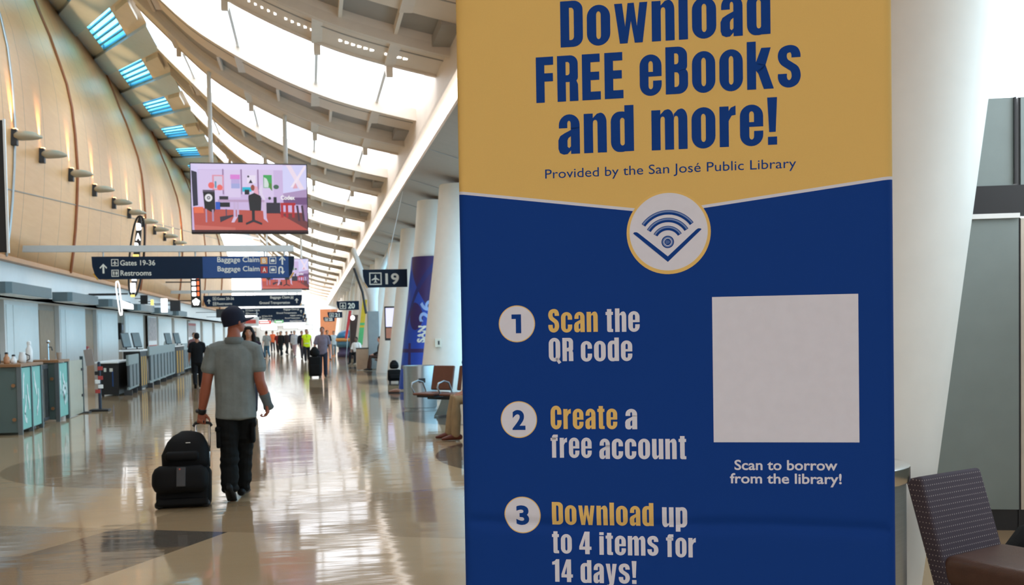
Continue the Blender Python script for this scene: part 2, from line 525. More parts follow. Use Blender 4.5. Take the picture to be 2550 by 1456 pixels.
# ---- timber shell on the left
def wood_mat():
    m, nt, b = newmat('honey veneer panels')
    g = NG(nt); x, y, z = g.xyz()
    grain = g.noise(1.2, (1, 1.0, 9.0)); blotch = g.noise(0.5)
    u = g.m('FRACT', g.m('DIVIDE', g.m('SUBTRACT', y, 28.5-0.02), 1.62))
    row = g.m('FLOOR', g.m('DIVIDE', g.m('SUBTRACT', z, g.m('MULTIPLY', y, 0.055)), 0.62))
    cell = g.m('FLOOR', g.m('DIVIDE', g.m('SUBTRACT', y, 28.48), 1.62))
    wn_ = nt.nodes.new('ShaderNodeTexWhiteNoise'); wn_.noise_dimensions = '2D'
    cv = nt.nodes.new('ShaderNodeCombineXYZ'); nt.links.new(row, cv.inputs[0]); nt.links.new(cell, cv.inputs[1])
    nt.links.new(cv.outputs[0], wn_.inputs[0])
    c = g.mix(grain, lin((206, 150, 98)), lin((228, 178, 124)))
    c = g.mix(g.m('MULTIPLY', wn_.outputs[0], 0.35), c, lin((212, 158, 108)))
    c = g.mix(g.m('MULTIPLY', blotch, 0.25), c, lin((222, 172, 116)))
    joint = g.m('LESS_THAN', u, 0.018)
    c = g.mix(g.m('MULTIPLY', joint, 0.75), c, lin((116, 92, 74)))
    nt.links.new(c, b.inputs['Base Color'])
    b.inputs['Roughness'].default_value = 0.42
    b.inputs['Specular IOR Level'].default_value = 0.35
    return m
M_wood = wood_mat()
M_groove = mat('amber groove', (150, 82, 34), 0.5, var=0.08)
K = 6.0/7.0
WP = [(7.30, 3.60), (7.20, 4.25), (7.12, 4.93), (7.05, 5.8), (7.0, 6.74), (7.04, 7.83), (7.11, 8.67), (7.24, 9.4), (7.45, 10.1), (7.68, 10.85), (7.95, 11.56), (8.22, 12.35), (8.5, 13.1)]
WP = [(-a*K, 1.56+(z-1.56)*K) for a, z in WP]
def woodx(z):
    for i in range(len(WP)-1):
        if z <= WP[i+1][1]:
            t = (z-WP[i][1])/(WP[i+1][1]-WP[i][1]); return WP[i][0]+(WP[i+1][0]-WP[i][0])*t
    return WP[-1][0]
ws = MB()
ys = [-10+1.62*k for k in range(68)]
def wx(p, y):
    x, z = p
    t = max(0.0, (y-70)/30.0)
    return (x-2.2*t*t*0.6, y, z)                 # the far nose of the shell curls away
vs, fs = [], []
for y in ys:
    for p in WP: vs.append(wx(p, y))
n = len(WP)
for i in range(len(ys)-1):
    for k in range(n-1): fs.append((i*n+k, i*n+k+1, (i+1)*n+k+1, (i+1)*n+k))
ws.add(vs, fs)
o = len(vs)
back = [(v[0]-0.12, v[1], v[2]) for v in vs]
ws.add(back, fs)
for i in range(len(ys)-1):
    ws.f.append([i*n, (i+1)*n, o+(i+1)*n, o+i*n]); ws.mi.append(0)
    ws.f.append([i*n+n-1, (i+1)*n+n-1, o+(i+1)*n+n-1, o+i*n+n-1]); ws.mi.append(0)
wl = struct(ws, 'wall_left', M_wood, 'tall bulging honey timber wall', smooth=True)
gv = MB()
for y in (17.3, 28.5, 39.7, 50.9, 62.1, 73.3):
    gv.tube([(x+0.012, y, z) for x, z in WP], 0.055, 6, ref=(0, 1, 0))
struct(gv, 'trim_3', M_groove, 'amber grooves in the timber wall', smooth=True)
sv = MB()
sv.tube([(x+0.015, 22.75, z) for x, z in WP], 0.035, 6, ref=(0, 1, 0))
struct(sv, 'trim_4', M_steel, 'silver joint strip in the timber wall', smooth=True)
se = MB()
se.tube([(woodx(4.68+(y-22.7)*0.0715)+0.004, y, 4.68+(y-22.7)*0.0715) for y in [10+2*k for k in range(36)]], 0.016, 5, ref=(0, 0, 1))
struct(se, 'trim_5', M_door, 'thin sloping seam across the timber wall')
bt = MB()
bt.box(-6.62, -6.24, -10, 100, 3.22, 3.32)
struct(bt, 'trim_6', mat('timber edge', (196, 140, 92), 0.45), 'timber lower edge of the bulging wall')
# white fascia, soffit and back wall under the timber
fa = MB()
fa.box(-6.60, -6.43, -10, 120, 2.46, 3.24, 0)
fa.box(-7.1, -6.43, -10, 120, 2.46, 2.54, 0)
struct(fa, 'wall_left_fascia', M_white, 'white fascia below the timber wall')
bk = MB()
bk.box(-7.25, -7.06, -10, 142, 0, 2.5, 0)
struct(bk, 'wall_left_back', M_door, 'taupe back wall behind the check-in desks')
for (ya, yb) in ((20.0, 24.3), (25.0, 27.96), (30.16, 33.5), (35.2, 38.9), (40.3, 44.6), (48.9, 53.5), (54.5, 60), (61.5, 67), (68.5, 75), (77, 84), (86, 95), (97, 110)):
    p = MB()
    p.box(-7.06, -6.94, ya, yb, 0.0, 2.46, 0)
    p.box(-6.945, -6.925, ya+0.12, ya+0.62, 0.1, 2.36, 1)
    p.box(-6.945, -6.925, ya+0.68, yb-0.12, 0.1, 2.36, 1)
    o = p.build('wall_panel', [M_white, M_panelw]); o['kind'] = 'structure'
dn = 1
for (ya, yb) in ((28.25, 30.0), (33.75, 35.05)):
    d = MB(); d.box(-7.06, -7.02, ya+0.12, yb-0.1, 0.0, 2.3, 0)
    o = struct(d, 'door_%d' % dn, mat('brown door leaf', (168, 140, 112), 0.5) if dn == 1 else bpy.data.materials['brown door leaf'], 'brown service door between pale panels'); dn += 1
    h = MB(); h.tube([(-7.0, ya+0.25, 1.0), (-6.97, ya+0.25, 1.0), (-6.97, ya+0.42, 1.0)], 0.012, 6); h.build('door_handle', M_steel, o)

# ---- right: leaning columns, glazed facade, gate box
def column(y, xb=2.95, lean=0.12, r=0.5, wrap=None, top=4.95, ry=None):
    c = MB()
    ry = ry or r*0.92
    N = 28
    zs = [0, 0.5, 1.2, 2.2, 3.2, 4.0, top]
    vs, fs = [], []
    for z in zs:
        rr = r*(1.0-0.02*z) if z < 3.5 else r*(0.93+0.06*(z-3.5))
        for k in range(N):
            th = 2*PI*k/N
            vs.append((xb+lean*z+rr*math.cos(th), y+ry*math.sin(th)*rr/r, z))
    for i in range(len(zs)-1):
        for k in range(N): fs.append((i*N+k, i*N+(k+1) % N, (i+1)*N+(k+1) % N, (i+1)*N+k))
    fs.append(tuple(range(N))); fs.append(tuple((len(zs)-1)*N+k for k in range(N)))
    c.add(vs, fs)
    return c
COLY = [-2.8, 1.3, 5.3, 9.4, 12.3, 16.6, 23.2, 33.2, 38.5, 46.5, 50.6, 54.7, 58.8, 62.9, 67.0, 75.2, 83.4, 91.6, 99.8, 108]
for y in COLY:
    o = column(y, xb=2.90 if y == 16.6 else 2.95, lean=0.17 if y < 10 else 0.12).build('leaning_column', M_plaster); o['kind'] = 'structure'
    smooth_by_angle(o, 50)
fw = MB()
fw.box(4.62, 4.80, 8.5, 140, 0.0, 0.35, 0)
for k in range(32):
    y = 8.54+k*4.1
    fw.box(4.64, 4.76, y-0.04, y+0.04, 0.35, 4.55, 1)
for z in (1.5, 2.7, 3.9):
    fw.box(4.65, 4.75, 8.5, 140, z-0.03, z+0.03, 1)
struct(fw, 'wall_right', [M_greyp, M_blade], 'low sill and mullions of the gate window wall')
gl = MB(); gl.box(4.69, 4.71, 8.5, 140, 0.35, 4.55)
struct(gl, 'window_%d' % wn, pane('gate glass', (214, 232, 240)), 'tall gate windows along the seats'); wn += 1
nw = MB()  # added wall out of view; dims this side, its opening lights the near column
nw.box(5.6, 5.75, -12, 0.6, 0, 6.0, 0)
nw.box(5.6, 5.75, 0.6, 8.6, 0, 2.3, 0)
nw.box(5.6, 5.75, 0.6, 8.6, 4.5, 6.0, 0)
nw.box(5.6, 5.72, 3.2, 3.3, 2.3, 4.5, 0)
struct(nw, 'wall_right_light_block', M_greyp, 'added unseen grey wall limiting the light beside the near gate')
# grey panelled enclosure behind the near column
ge = MB()
ux = Vector((math.cos(R(20)), -math.sin(R(20)), 0)); uy = Vector((math.sin(R(20)), math.cos(R(20)), 0))
G0 = Vector((4.97, 6.5, 0))
GM = Matrix(((ux.x, uy.x, 0, G0.x), (ux.y, uy.y, 0, G0.y), (0, 0, 1, 0), (0, 0, 0, 1)))
ge.box(-1.3, 0.155, 0.0, 0.2, 0.16, 2.31, 0, GM)
ge.box(-1.3, 0.155, 0.02, 0.2, 0.0, 0.16, 1, GM)
ge.box(-1.3, 0.155, -0.02, 0.2, 2.34, 2.55, 1, GM)
ge.box(-1.3, 0.155, -0.03, 0.2, 2.31, 2.345, 2, GM)
ge.box(-1.3, 0.12, 0.0, 0.2, 2.55, 3.19, 0, GM)
ge.box(0.155, 1.6, -0.02, 0.2, 2.34, 2.55, 1, GM)
ge.box(0.17, 1.6, 0.0, 0.2, 0.16, 2.31, 3, GM)
ge.box(0.155, 0.17, 0.01, 0.2, 0.0, 3.19, 1, GM)
ge.box(0.17, 1.6, 0.0, 0.2, 2.55, 3.19, 0, GM)
ge.box(0.17, 1.6, 0.02, 0.2, 0.0, 0.16, 1, GM)
ge.box(0.12, 0.135, -0.02, 0.0, 2.56, 3.19, 1, GM)
struct(ge, 'wall_right_gate', [M_greyp, M_dark, M_white, mat('beige panel', (196, 186, 172), 0.5)], 'grey panelled wall with a black band behind the near column')
# far end of the concourse, and an added rear wall behind the camera
fe = MB()
fe.box(-7.1, 6, 138, 138.3, 0, 7.5, 0)
fe.box(1.2, 3.4, 118, 118.4, 0, 4.3, 1)
fe.box(-7.1, -0.6, 136.8, 137.2, 2.6, 5.2, 0)
fe.box(-7.1, 6, -12.2, -12, 0, 1.9, 2)  # added behind the camera to cut the light on the banner
fe.box(-7.1, 6, -12.2, -12, 4.6, 11.0, 2)  # upper part of it; the gap between lets cool light reach the banner
struct(fe, 'wall_end', [M_white, mat('terracotta wall', (196, 120, 76), 0.6), mat('dark rear light block', (96, 94, 92), 0.6)], 'white end wall and terracotta block far down the concourse, and an added dark light-blocking wall behind the camera')
# ================================================================== THE LIBRARY BANNER
BY, BLEAN = R(21.167), 0.0113
def heading_glyphs():
    ST, XH = 0.187, 0.86
    def arc(cx, cy, rx, ry, a0, a1, n=7):
        return [(cx+rx*math.cos(R(a0+(a1-a0)*i/n)), cy+ry*math.sin(R(a0+(a1-a0)*i/n))) for i in range(n+1)]
    def RR(x0, y0, x1, y1, tl=(0, 0), tr=(0, 0), br=(0, 0), bl=(0, 0)):
        p = []
        for c, (cx, cy), a in ((tr, (x1, y1), 0), (tl, (x0, y1), 90), (bl, (x0, y0), 180), (br, (x1, y0), 270)):
            rx, ry = c
            if rx == 0: p.append((cx, cy)); continue
            ox = cx-rx if a in (0, 270) else cx+rx
            oy = cy-ry if a in (0, 90) else cy+ry
            p += arc(ox, oy, rx, ry, a, a+90)
        return p
    def rr(x0, y0, x1, y1, r): return RR(x0, y0, x1, y1, r, r, r, r)
    def box(x0, y0, x1, y1): return [(x0, y0), (x1, y0), (x1, y1), (x0, y1)]
    def stroke(pts, wx, wy):
        q = []
        P = [Vector((a/wx, b/wy)) for a, b in pts]
        E = [P[0]*2-P[1]]+P+[P[-1]*2-P[-2]]
        for i in range(1, len(E)-2):
            for k in range(6):
                t = k/6
                a, b, c, d = E[i-1], E[i], E[i+1], E[i+2]
                q.append(0.5*((2*b)+(c-a)*t+(2*a-5*b+4*c-d)*t*t+(3*b-a-3*c+d)*t**3))
        q.append(P[-1])
        L, Rr = [], []
        for i, p in enumerate(q):
            t = (q[min(i+1, len(q)-1)]-q[max(i-1, 0)]).normalized()
            nn = Vector((-t.y, t.x))*0.5
            L.append(((p+nn).x*wx, (p+nn).y*wy)); Rr.append(((p-nn).x*wx, (p-nn).y*wy))
        return [[[L[i], L[i+1], Rr[i+1], Rr[i]]] for i in range(len(q)-1)]
    G = {}
    def g(ch, w, *shapes): G[ch] = (w, list(shapes))
    oo = [rr(0, -.01, .49, .87, (.245, .26)), rr(.197, .13, .293, .73, (.048, .08))]
    g('o', .49, oo)
    g('D', .475, [RR(0, 0, .475, 1, tr=(.2, .2), br=(.2, .2)), RR(.187, .15, .285, .85, tr=(.06, .08), br=(.06, .08))])
    arch = [(.28, 0), (.467, 0), (.467, .66)]+arc(.34, .66, .127, .21, 0, 90)+[(.27, .85), (.187, .76), (.187, .62)]+arc(.235, .66, .045, .06, 180, 0, 5)
    g('n', .467, [box(0, 0, ST, XH)], [arch])
    g('h', .467, [box(0, 0, ST, 1)], [arch])
    g('m', .747, [box(0, 0, ST, XH)], [arch], [[(a+.28, b) for a, b in arch]])
    g('u', .467, [box(.28, 0, .467, XH)], [[(.467-a, .86-b) for a, b in arch]])
    g('r', .33, [box(0, 0, ST, XH)], [[(.187, .55), (.187, .76), (.235, .83), (.33, .87), (.33, .67), (.25, .66)]])
    bowl = [RR(0, -.01, .36, .87, tl=(.18, .22), bl=(.18, .22), tr=(.12, .15), br=(.12, .15)), rr(.19, .13, .283, .73, (.045, .07))]
    g('d', .467, bowl, [box(.28, 0, .467, 1)])
    g('p', .467, [[(.467-a, b) for a, b in l] for l in bowl], [box(0, -.18, ST, XH)])
    hook = [(.015, .57), (.19, .57), (.19, .67)]+arc(.225, .67, .035, .06, 180, 0, 5)+[(.26, .48), (.445, .48), (.445, .64)]+arc(.23, .64, .215, .23, 0, 180, 12)
    g('a', .445, [hook], [box(.26, 0, .445, .60)],
      [[(.27, .53), (.13, .46), (.04, .40), (0, .31), (0, .12), (.03, .03), (.11, -.01), (.19, 0), (.27, .09)], [(.262, .17), (.225, .13), (.19, .16), (.19, .30), (.21, .35), (.262, .39)]])
    eo = [(.47, .40), (.47, .63)]+arc(.235, .63, .235, .24, 0, 180, 14)+[(0, .23)]+arc(.235, .23, .235, .24, 180, 360, 14)+[(.47, .31), (.285, .31), (.285, .2)]+arc(.237, .2, .048, .07, 0, -180, 6)+[(.189, .40)]
    g('e', .47, [eo, [(.189, .50), (.285, .50)]+arc(.237, .66, .048, .07, 0, 180, 6)])
    co = [(.285, .54), (.47, .54), (.47, .63)]+arc(.235, .63, .235, .24, 0, 180, 14)+arc(.235, .23, .235, .24, 180, 360, 14)+[(.47, .33), (.285, .33), (.285, .2)]+arc(.237, .2, .048, .07, 0, -180, 6)+arc(.237, .66, .048, .07, 180, 0, 6)
    g('c', .47, [co])
    g('C', .48, [[(a*1.02, b*1.155) for a, b in co]])
    sp = [(.375, .62), (.372, .70), (.33, .79), (.235, .815), (.13, .77), (.095, .66), (.13, .54), (.24, .45), (.345, .36), (.375, .21), (.33, .09), (.235, .045), (.14, .08), (.097, .17), (.095, .27)]
    ss = stroke([(a, b*.945+.035) for a, b in sp], .185, .155)
    g('s', .47, *[[l[0]] for l in ss])
    S2 = stroke([(a*.98, b*1.10+.035) for a, b in sp], .185, .165)
    g('S', .46, *[[l[0]] for l in S2])
    g('k', .55, [box(0, 0, ST, 1)], [[(.18, .40), (.18, .55), (.30, .86), (.495, .86), (.385, .50), (.25, .30)]], [[(.22, .55), (.385, .50), (.55, 0), (.345, 0), (.20, .42)]])
    g('w', .69, [[(0, .86), (.165, .86), (.225, .36), (.28, .86), (.41, .86), (.468, .36), (.525, .86), (.69, .86), (.585, 0), (.42, 0), (.345, .47), (.272, 0), (.112, 0)]])
    g('y', .465, [[(0, .86), (.18, .86), (.238, .30), (.29, .86), (.465, .86), (.34, 0), (.30, -.12), (.22, -.19), (.05, -.19), (.05, -.06), (.13, -.06), (.155, 0)]])
    g('l', ST, [box(0, 0, ST, 1)])
    g('i', ST, [box(0, 0, ST, .83)], [box(0, .88, ST, 1)])
    g('t', .31, [box(.06, .08, .247, .98)], [box(0, .73, .31, .86)], [[(.06, .1), (.07, .03), (.13, 0), (.31, 0), (.31, .12), (.247, .14), (.2, .2)]])
    g('f', .33, [box(.06, 0, .247, .88)], [box(0, .73, .32, .86)], [[(.06, .86), (.075, .94), (.13, 1), (.33, 1), (.33, .88), (.26, .88), (.24, .84)]])
    g('F', .385, [box(0, 0, ST, 1)], [box(.1, .82, .385, 1)], [box(.1, .46, .375, .64)])
    g('E', .405, [box(0, 0, ST, 1)], [box(.1, .82, .39, 1)], [box(.1, .43, .375, .61)], [box(.1, 0, .405, .18)])
    g('R', .46, [RR(0, .42, .455, 1, tr=(.17, .18), br=(.1, .1)), RR(.187, .57, .272, .86, tr=(.05, .06), br=(.05, .06))], [box(0, 0, ST, .6)], [[(.27, 0), (.46, 0), (.455, .36), (.42, .45), (.37, .52), (.27, .52)]])
    g('B', .475, [RR(0, .47, .46, 1, tr=(.2, .19), br=(.12, .12)), RR(.187, .63, .275, .86, tr=(.05, .07), br=(.05, .07))], [RR(0, 0, .475, .55, tr=(.15, .14), br=(.2, .2)), RR(.187, .15, .285, .46, tr=(.06, .08), br=(.06, .08))])
    g('Q', .50, [rr(0, -.01, .49, 1.01, (.245, .26)), rr(.197, .14, .293, .86, (.048, .08))], [[(.27, .10), (.38, .17), (.53, -.05), (.42, -.12)]])
    g('4', .5, [[(0, .2), (0, .34), (.22, 1), (.425, 1), (.425, .34), (.5, .34), (.5, .2), (.425, .2), (.425, 0), (.238, 0), (.238, .2)], [(.14, .34), (.238, .34), (.238, .70)]])
    g('1', .31, [[(.12, 0), (.31, 0), (.31, 1), (.17, 1), (.11, .92), (0, .88), (0, .75), (.12, .77)]])
    g('!', .2, [[(0, 1), (.2, 1), (.165, .27), (.035, .27)]], [box(.008, 0, .192, .17)])
    return G
GL = heading_glyphs()
def poster_text(mb, s, x0, x1, base, cap, fn, mi=0, gap=0.085, space=0.22):
    w = 0
    for i, ch in enumerate(s):
        w += space if ch == ' ' else GL[ch][0]+gap
    w -= gap
    sx = (x1-x0)/w
    x = 0.0
    for ch in s:
        if ch == ' ': x += space; continue
        wd, shapes = GL[ch]
        for loops in shapes:
            mb.flat([[(x0+(x+a)*sx, base+b*cap) for a, b in l] for l in loops], fn, mi)
        x += wd+gap

def billow(u, v):
    """fabric relief, metres away from the viewer"""
    d = 0.0065*math.exp(-((v-1.137-0.004*math.sin(9*u))/0.014)**2)
    d += 0.0012*math.sin(v*5.1+u*2)
    k = (u+0.455)+ (2.34-v)*0.9                      # pull creases fanning from the top left corner
    d += 0.0035*math.sin(k*46)*math.exp(-k*k/0.035)
    d += -0.006*math.exp(-((u+0.40)/0.05)**2)*max(0, v-2.0)
    return d

def fabric_mat():
    m, nt, b = newmat('printed banner fabric')
    g = NG(nt); x, y, z = g.xyz()
    l1 = g.m('ADD', g.m('MULTIPLY', x, -0.1352), 1.7995)
    l2 = g.m('ADD', g.m('MULTIPLY', x, 0.1182), 1.8015)
    d = g.m('SUBTRACT', z, g.m('MAXIMUM', l1, l2))
    yel = lin((226, 190, 112)); blu = lin((12, 60, 140)); wht = lin((216, 219, 231))
    weave = g.noise(900.0, detail=2)
    c = g.mix(g.m('GREATER_THAN', d, -0.0032), blu, wht)
    c = g.mix(g.m('GREATER_THAN', d, 0.0032), c, yel)
    c = g.mix(g.m('MULTIPLY', weave, 0.10), c, (0.02, 0.02, 0.03))
    nt.links.new(c, b.inputs['Base Color'])
    b.inputs['Roughness'].default_value = 0.75
    b.inputs['Specular IOR Level'].default_value = 0.12
    
    bp = nt.nodes.new('ShaderNodeBump'); bp.inputs['Strength'].default_value = 0.08; bp.inputs['Distance'].default_value = 0.001
    nt.links.new(weave, bp.inputs['Height']); nt.links.new(bp.outputs[0], b.inputs['Normal'])
    return m

ban = thing('banner_stand', 'tall blue and yellow fabric library banner standing in the foreground', 'banner', (0.7469, 2.0018, 0))
ban.rotation_euler = (-BLEAN, 0, -BY)
T = 0.021
HW, B0, B1 = 0.455, 0.035, 2.345
fb = MB()
ROWS = sorted([2.345-2.31*i/90 for i in range(91)]+[1.09+0.0023*i for i in range(44)])
NV = len(ROWS)-1
prof = []                                        # (u, y, isfront)
for i in range(31): prof.append((-HW+T+(2*HW-2*T)*i/30, -T, 1))
for i in range(1, 8):
    a = -90+180*i/8; prof.append((HW-T+T*math.cos(R(a)), T*math.sin(R(a)), 0))
for i in range(31): prof.append((HW-T-(2*HW-2*T)*i/30, T, 0))
for i in range(1, 8):
    a = 90+180*i/8; prof.append((-HW+T+T*math.cos(R(a)), T*math.sin(R(a)), 0))
n = len(prof)
vs, fs = [], []
for j in range(NV+1):
    v = ROWS[j]
    for u, y, fr in prof:
        vs.append((u, y+(billow(u, v) if fr else 0.0), v))
for j in range(NV):
    for k in range(n): fs.append((j*n+k, j*n+(k+1) % n, (j+1)*n+(k+1) % n, (j+1)*n+k))
fs.append(tuple(range(n))); fs.append(tuple(NV*n+k for k in range(n)))
fb.add(vs, fs)
fo = fb.build('fabric_panel', fabric_mat(), ban, smooth=True)
smooth_by_angle(fo, 60)
def bf(lift):
    return lambda a, b: (a, -T-lift, b)
def printed(mb, name, mats, parent):
    """printed shapes follow the fabric: cut finely across the fold, then laid on the cloth"""
    o = mb.build(name, mats, parent)
    bm = bmesh.new(); bm.from_mesh(o.data)
    for k in range(14):
        z = 1.10+0.0055*k
        bmesh.ops.bisect_plane(bm, geom=bm.verts[:]+bm.edges[:]+bm.faces[:], plane_co=(0, 0, z), plane_no=(0, 0, 1))
    for v in bm.verts: v.co.y += billow(v.co.x, v.co.z)
    bm.to_mesh(o.data); bm.free()
    return o
M_pblue = mat('print blue', (16, 62, 138), 0.75, var=0.04, scale=40, spec=0.12)
M_pyel = mat('print yellow', (226, 191, 114), 0.75, var=0.03, scale=40, spec=0.12)
M_pwht = mat('print white', (216, 219, 231), 0.75, var=0.02, scale=40, spec=0.12)
M_plight = mat('print light blue', (116, 142, 192), 0.75, var=0.03, scale=40, spec=0.12)
h = MB()
poster_text(h, 'Download', -.2226, .2135, 2.1600, .0977, bf(.0006))
poster_text(h, 'FREE', -.2769, -.0903, 2.0452, .0972, bf(.0006))
poster_text(h, 'eBooks', -.0558, .2730, 2.0476, .0985, bf(.0006))
poster_text(h, 'and', -.2307, -.0696, 1.9330, .0970, bf(.0006))
poster_text(h, 'more!', -.0325, .2252, 1.9320, .0975, bf(.0006))
printed(h, 'heading_lettering', M_pblue, ban)['label'] = 'blue lettering reading Download FREE eBooks and more!'
h = MB(); put_text(h, 'Provided by the San Jos\u00e9 Public Library', -.2604, .2621, 1.8828, .0194, bf(.0006))
printed(h, 'subtitle_lettering', M_pblue, ban)['label'] = 'small blue lettering reading Provided by the San Jos\u00e9 Public Library'
e = MB()
e.flat([circ(0.0, 1.7585, .0878, 64), circ(0.0, 1.7600, .0816, 64)], bf(.0006))
ring = printed(e, 'emblem', M_pyel, ban); ring['label'] = 'round emblem with a yellow rim'
e = MB(); e.flat([circ(0.0, 1.7600, .0820, 64)], bf(.0005)); printed(e, 'emblem_disc', M_pwht, ring)
e = MB(); C0 = (-.0017, 1.7385); S = .0867/629
def sector(r0, r1, a0, a1):
    return [(C0[0]+r1*S*math.cos(R(a0+(a1-a0)*i/24)), C0[1]+r1*S*math.sin(R(a0+(a1-a0)*i/24))) for i in range(25)] + \
           [(C0[0]+r0*S*math.cos(R(a1+(a0-a1)*i/24)), C0[1]+r0*S*math.sin(R(a1+(a0-a1)*i/24))) for i in range(25)]
for r, a in ((452, 36), (335, 32), (212, 30)):
    e.flat([sector(r-34, r+34, a, 180-a)], bf(.0010))
e.flat([circ(C0[0], C0[1], 95*S), circ(C0[0], C0[1], 78*S)], bf(.0010))
e.flat([circ(C0[0], C0[1], 50*S)], bf(.0010))
p0 = C0[1]
def ep(x, y): return (C0[0]+(x-758)*S, C0[1]-(y-865)*S)
e.flat([[ep(232, 718), ep(250, 700), ep(285, 700), ep(310, 712), ep(757, 1085), ep(1190, 690), ep(1220, 672), ep(1255, 675), ep(1270, 688), ep(757, 1170)]], bf(.0010))
printed(e, 'emblem_mark', M_pblue, ring)['label'] = 'blue open book with signal arcs'
e = MB()
for r, a in ((462, 37), (345, 33), (222, 31)):
    e.flat([sector(r-9, r+14, a, 180-a)], bf(.0013))
e.flat([circ(C0[0], C0[1], 79*S), circ(C0[0], C0[1], 60*S)], bf(.0013))
for k in range(4):
    e.flat([rect(C0[0]+(-30+k*17)*S, C0[1]+(-34+k*4)*S, C0[0]+(-22+k*17)*S, C0[1]+(30-k*3)*S)], bf(.0013))
printed(e, 'emblem_highlight', M_plight, ring)
for num, (bu, bv) in (('1', (-.3275, 1.5718)), ('2', (-.3262, 1.3638)), ('3', (-.3215, 1.1561))):
    e = MB(); e.flat([circ(bu, bv, .0400, 48), circ(bu, bv, .0382, 48)], bf(.0006))
    r_ = printed(e, 'step_badge', M_pyel, ban); r_['label'] = 'white badge with the number '+num
    e = MB(); e.flat([circ(bu, bv, .0384, 48)], bf(.0005)); printed(e, 'badge_disc', M_pwht, r_)
    e = MB()
    if num == '1':
        e.flat([[(bu-.0115+a*.022, bv-.0205+c*.041) for a, c in ((.42, 0), (.95, 0), (.95, 1), (.0, 1), (.0, .76), (.42, .76))]], bf(.0010))
    else:
        put_text(e, num, bu-.01425, bu+.01425, bv-.0205, .041, bf(.0010), bold=0.035)
    printed(e, 'badge_number', M_pblue, r_)
for words, m_, nm in (
    ([('Scan', -.2586, -.1519, 1.5516, .0500)], M_pyel, 'Scan'),
    ([('Create', -.2565, -.1131, 1.3432, .0502)], M_pyel, 'Create'),
    ([('Download', -.2569, -.0390, 1.1352, .0500)], M_pyel, 'Download'),
    ([('the', -.1350, -.0629, 1.5506, .0500), ('QR', -.2585, -.2054, 1.4896, .0500), ('code', -.1890, -.0792, 1.4886, .0500)], M_pwht, 'the QR code'),
    ([('a', -.0962, -.0709, 1.3426, .0500), ('free', -.2574, -.1687, 1.2812, .0500), ('account', -.1522, .0314, 1.2790, .0500)], M_pwht, 'a free account'),
    ([('up', -.0208, .0317, 1.1336, .0500), ('to', -.2575, -.2145, 1.0740, .0480), ('4', -.1984, -.1721, 1.0733, .0480), ('items', -.1550, -.0294, 1.0726, .0480),
      ('for', -.0132, .0490, 1.0708, .0480), ('14', -.2578, -.2131, 1.0120, .0490), ('days!', -.1964, -.0764, 1.0114, .0490)], M_pwht, 'up to 4 items for 14 days!')):
    h = MB()
    for w_ in words: poster_text(h, w_[0], w_[1], w_[2], w_[3], w_[4], bf(.0006))
    printed(h, 'step_lettering', m_, ban)['label'] = ('yellow' if m_ is M_pyel else 'white')+' lettering reading '+nm
h = MB(); h.flat([rect(.0887, 1.3150, .3825, 1.6202)], bf(.0006)); printed(h, 'code_card', M_pwht, ban)['label'] = 'plain white square card'
h = MB()
put_text(h, 'Scan to borrow', .1308, .3386, 1.2574, .0206, bf(.0006), bold=0.018)
put_text(h, 'from the library!', .1212, .3467, 1.2293, .0206, bf(.0006), bold=0.018)
printed(h, 'caption_lettering', M_pwht, ban)['label'] = 'white caption reading Scan to borrow from the library!'
for sx in (-0.36, 0.36):
    p = MB(); p.rbox(sx-0.03, sx+0.03, -0.20, 0.20, 0.003, 0.03, 0.008); p.box(sx-0.012, sx+0.012, -0.012, 0.012, 0.028, 0.06)
    p.build('foot', M_steel, ban)
# ================================================================== OVERHEAD
M_navy = mat('navy sign face', (12, 32, 54), 0.5, var=0.06, spec=0.2)
M_bluesign = mat('blue sign face', (14, 64, 122), 0.5, var=0.05)
M_signtxt = mat('off white sign lettering', (222, 222, 212), 0.5, var=0.02)
M_gold = mat('gold sign edge', (206, 150, 44), 0.4)
M_beam = mat('pale grey beam', (196, 202, 204), 0.4, metal=0.2, var=0.03)
M_orange = mat('orange sign square', (214, 156, 92), 0.5)
M_red = mat('red sign square', (176, 62, 58), 0.5)
M_black = mat('matt black', (18, 18, 20), 0.5, var=0.1)
M_charcoal = mat('charcoal', (48, 50, 54), 0.5, var=0.08)
M_lightmetal = mat('light rod metal', (206, 210, 212), 0.35, metal=0.4)

def arrow_up(mb, cx, cz, h, fn, mi=0):
    w = h*0.72; t = h*0.17
    mb.flat([[(cx-t/2, cz-h/2), (cx+t/2, cz-h/2), (cx+t/2, cz+h*0.24), (cx+w/2-t*0.35, cz-h*0.02), (cx+w/2, cz+h*0.10),
              (cx, cz+h/2), (cx-w/2, cz+h*0.10), (cx-w/2+t*0.35, cz-h*0.02), (cx-t/2, cz+h*0.24)]], fn, mi)
def plane_icon(mb, cx, cz, s, fn, mi=0):
    k = s/2
    mb.flat([rect(cx-k, cz-k, cx+k, cz+k), rect(cx-k*.82, cz-k*.82, cx+k*.82, cz+k*.82)], fn, mi)
    q = [(0, .68), (.10, .52), (.11, .18), (.62, -.14), (.62, -.30), (.11, -.12), (.09, -.42), (.26, -.56), (.26, -.68), (0, -.60),
         (-.26, -.68), (-.26, -.56), (-.09, -.42), (-.11, -.12), (-.62, -.30), (-.62, -.14), (-.11, .18), (-.10, .52)]
    mb.flat([[(cx+a*k, cz+b*k) for a, b in q]], fn, mi)
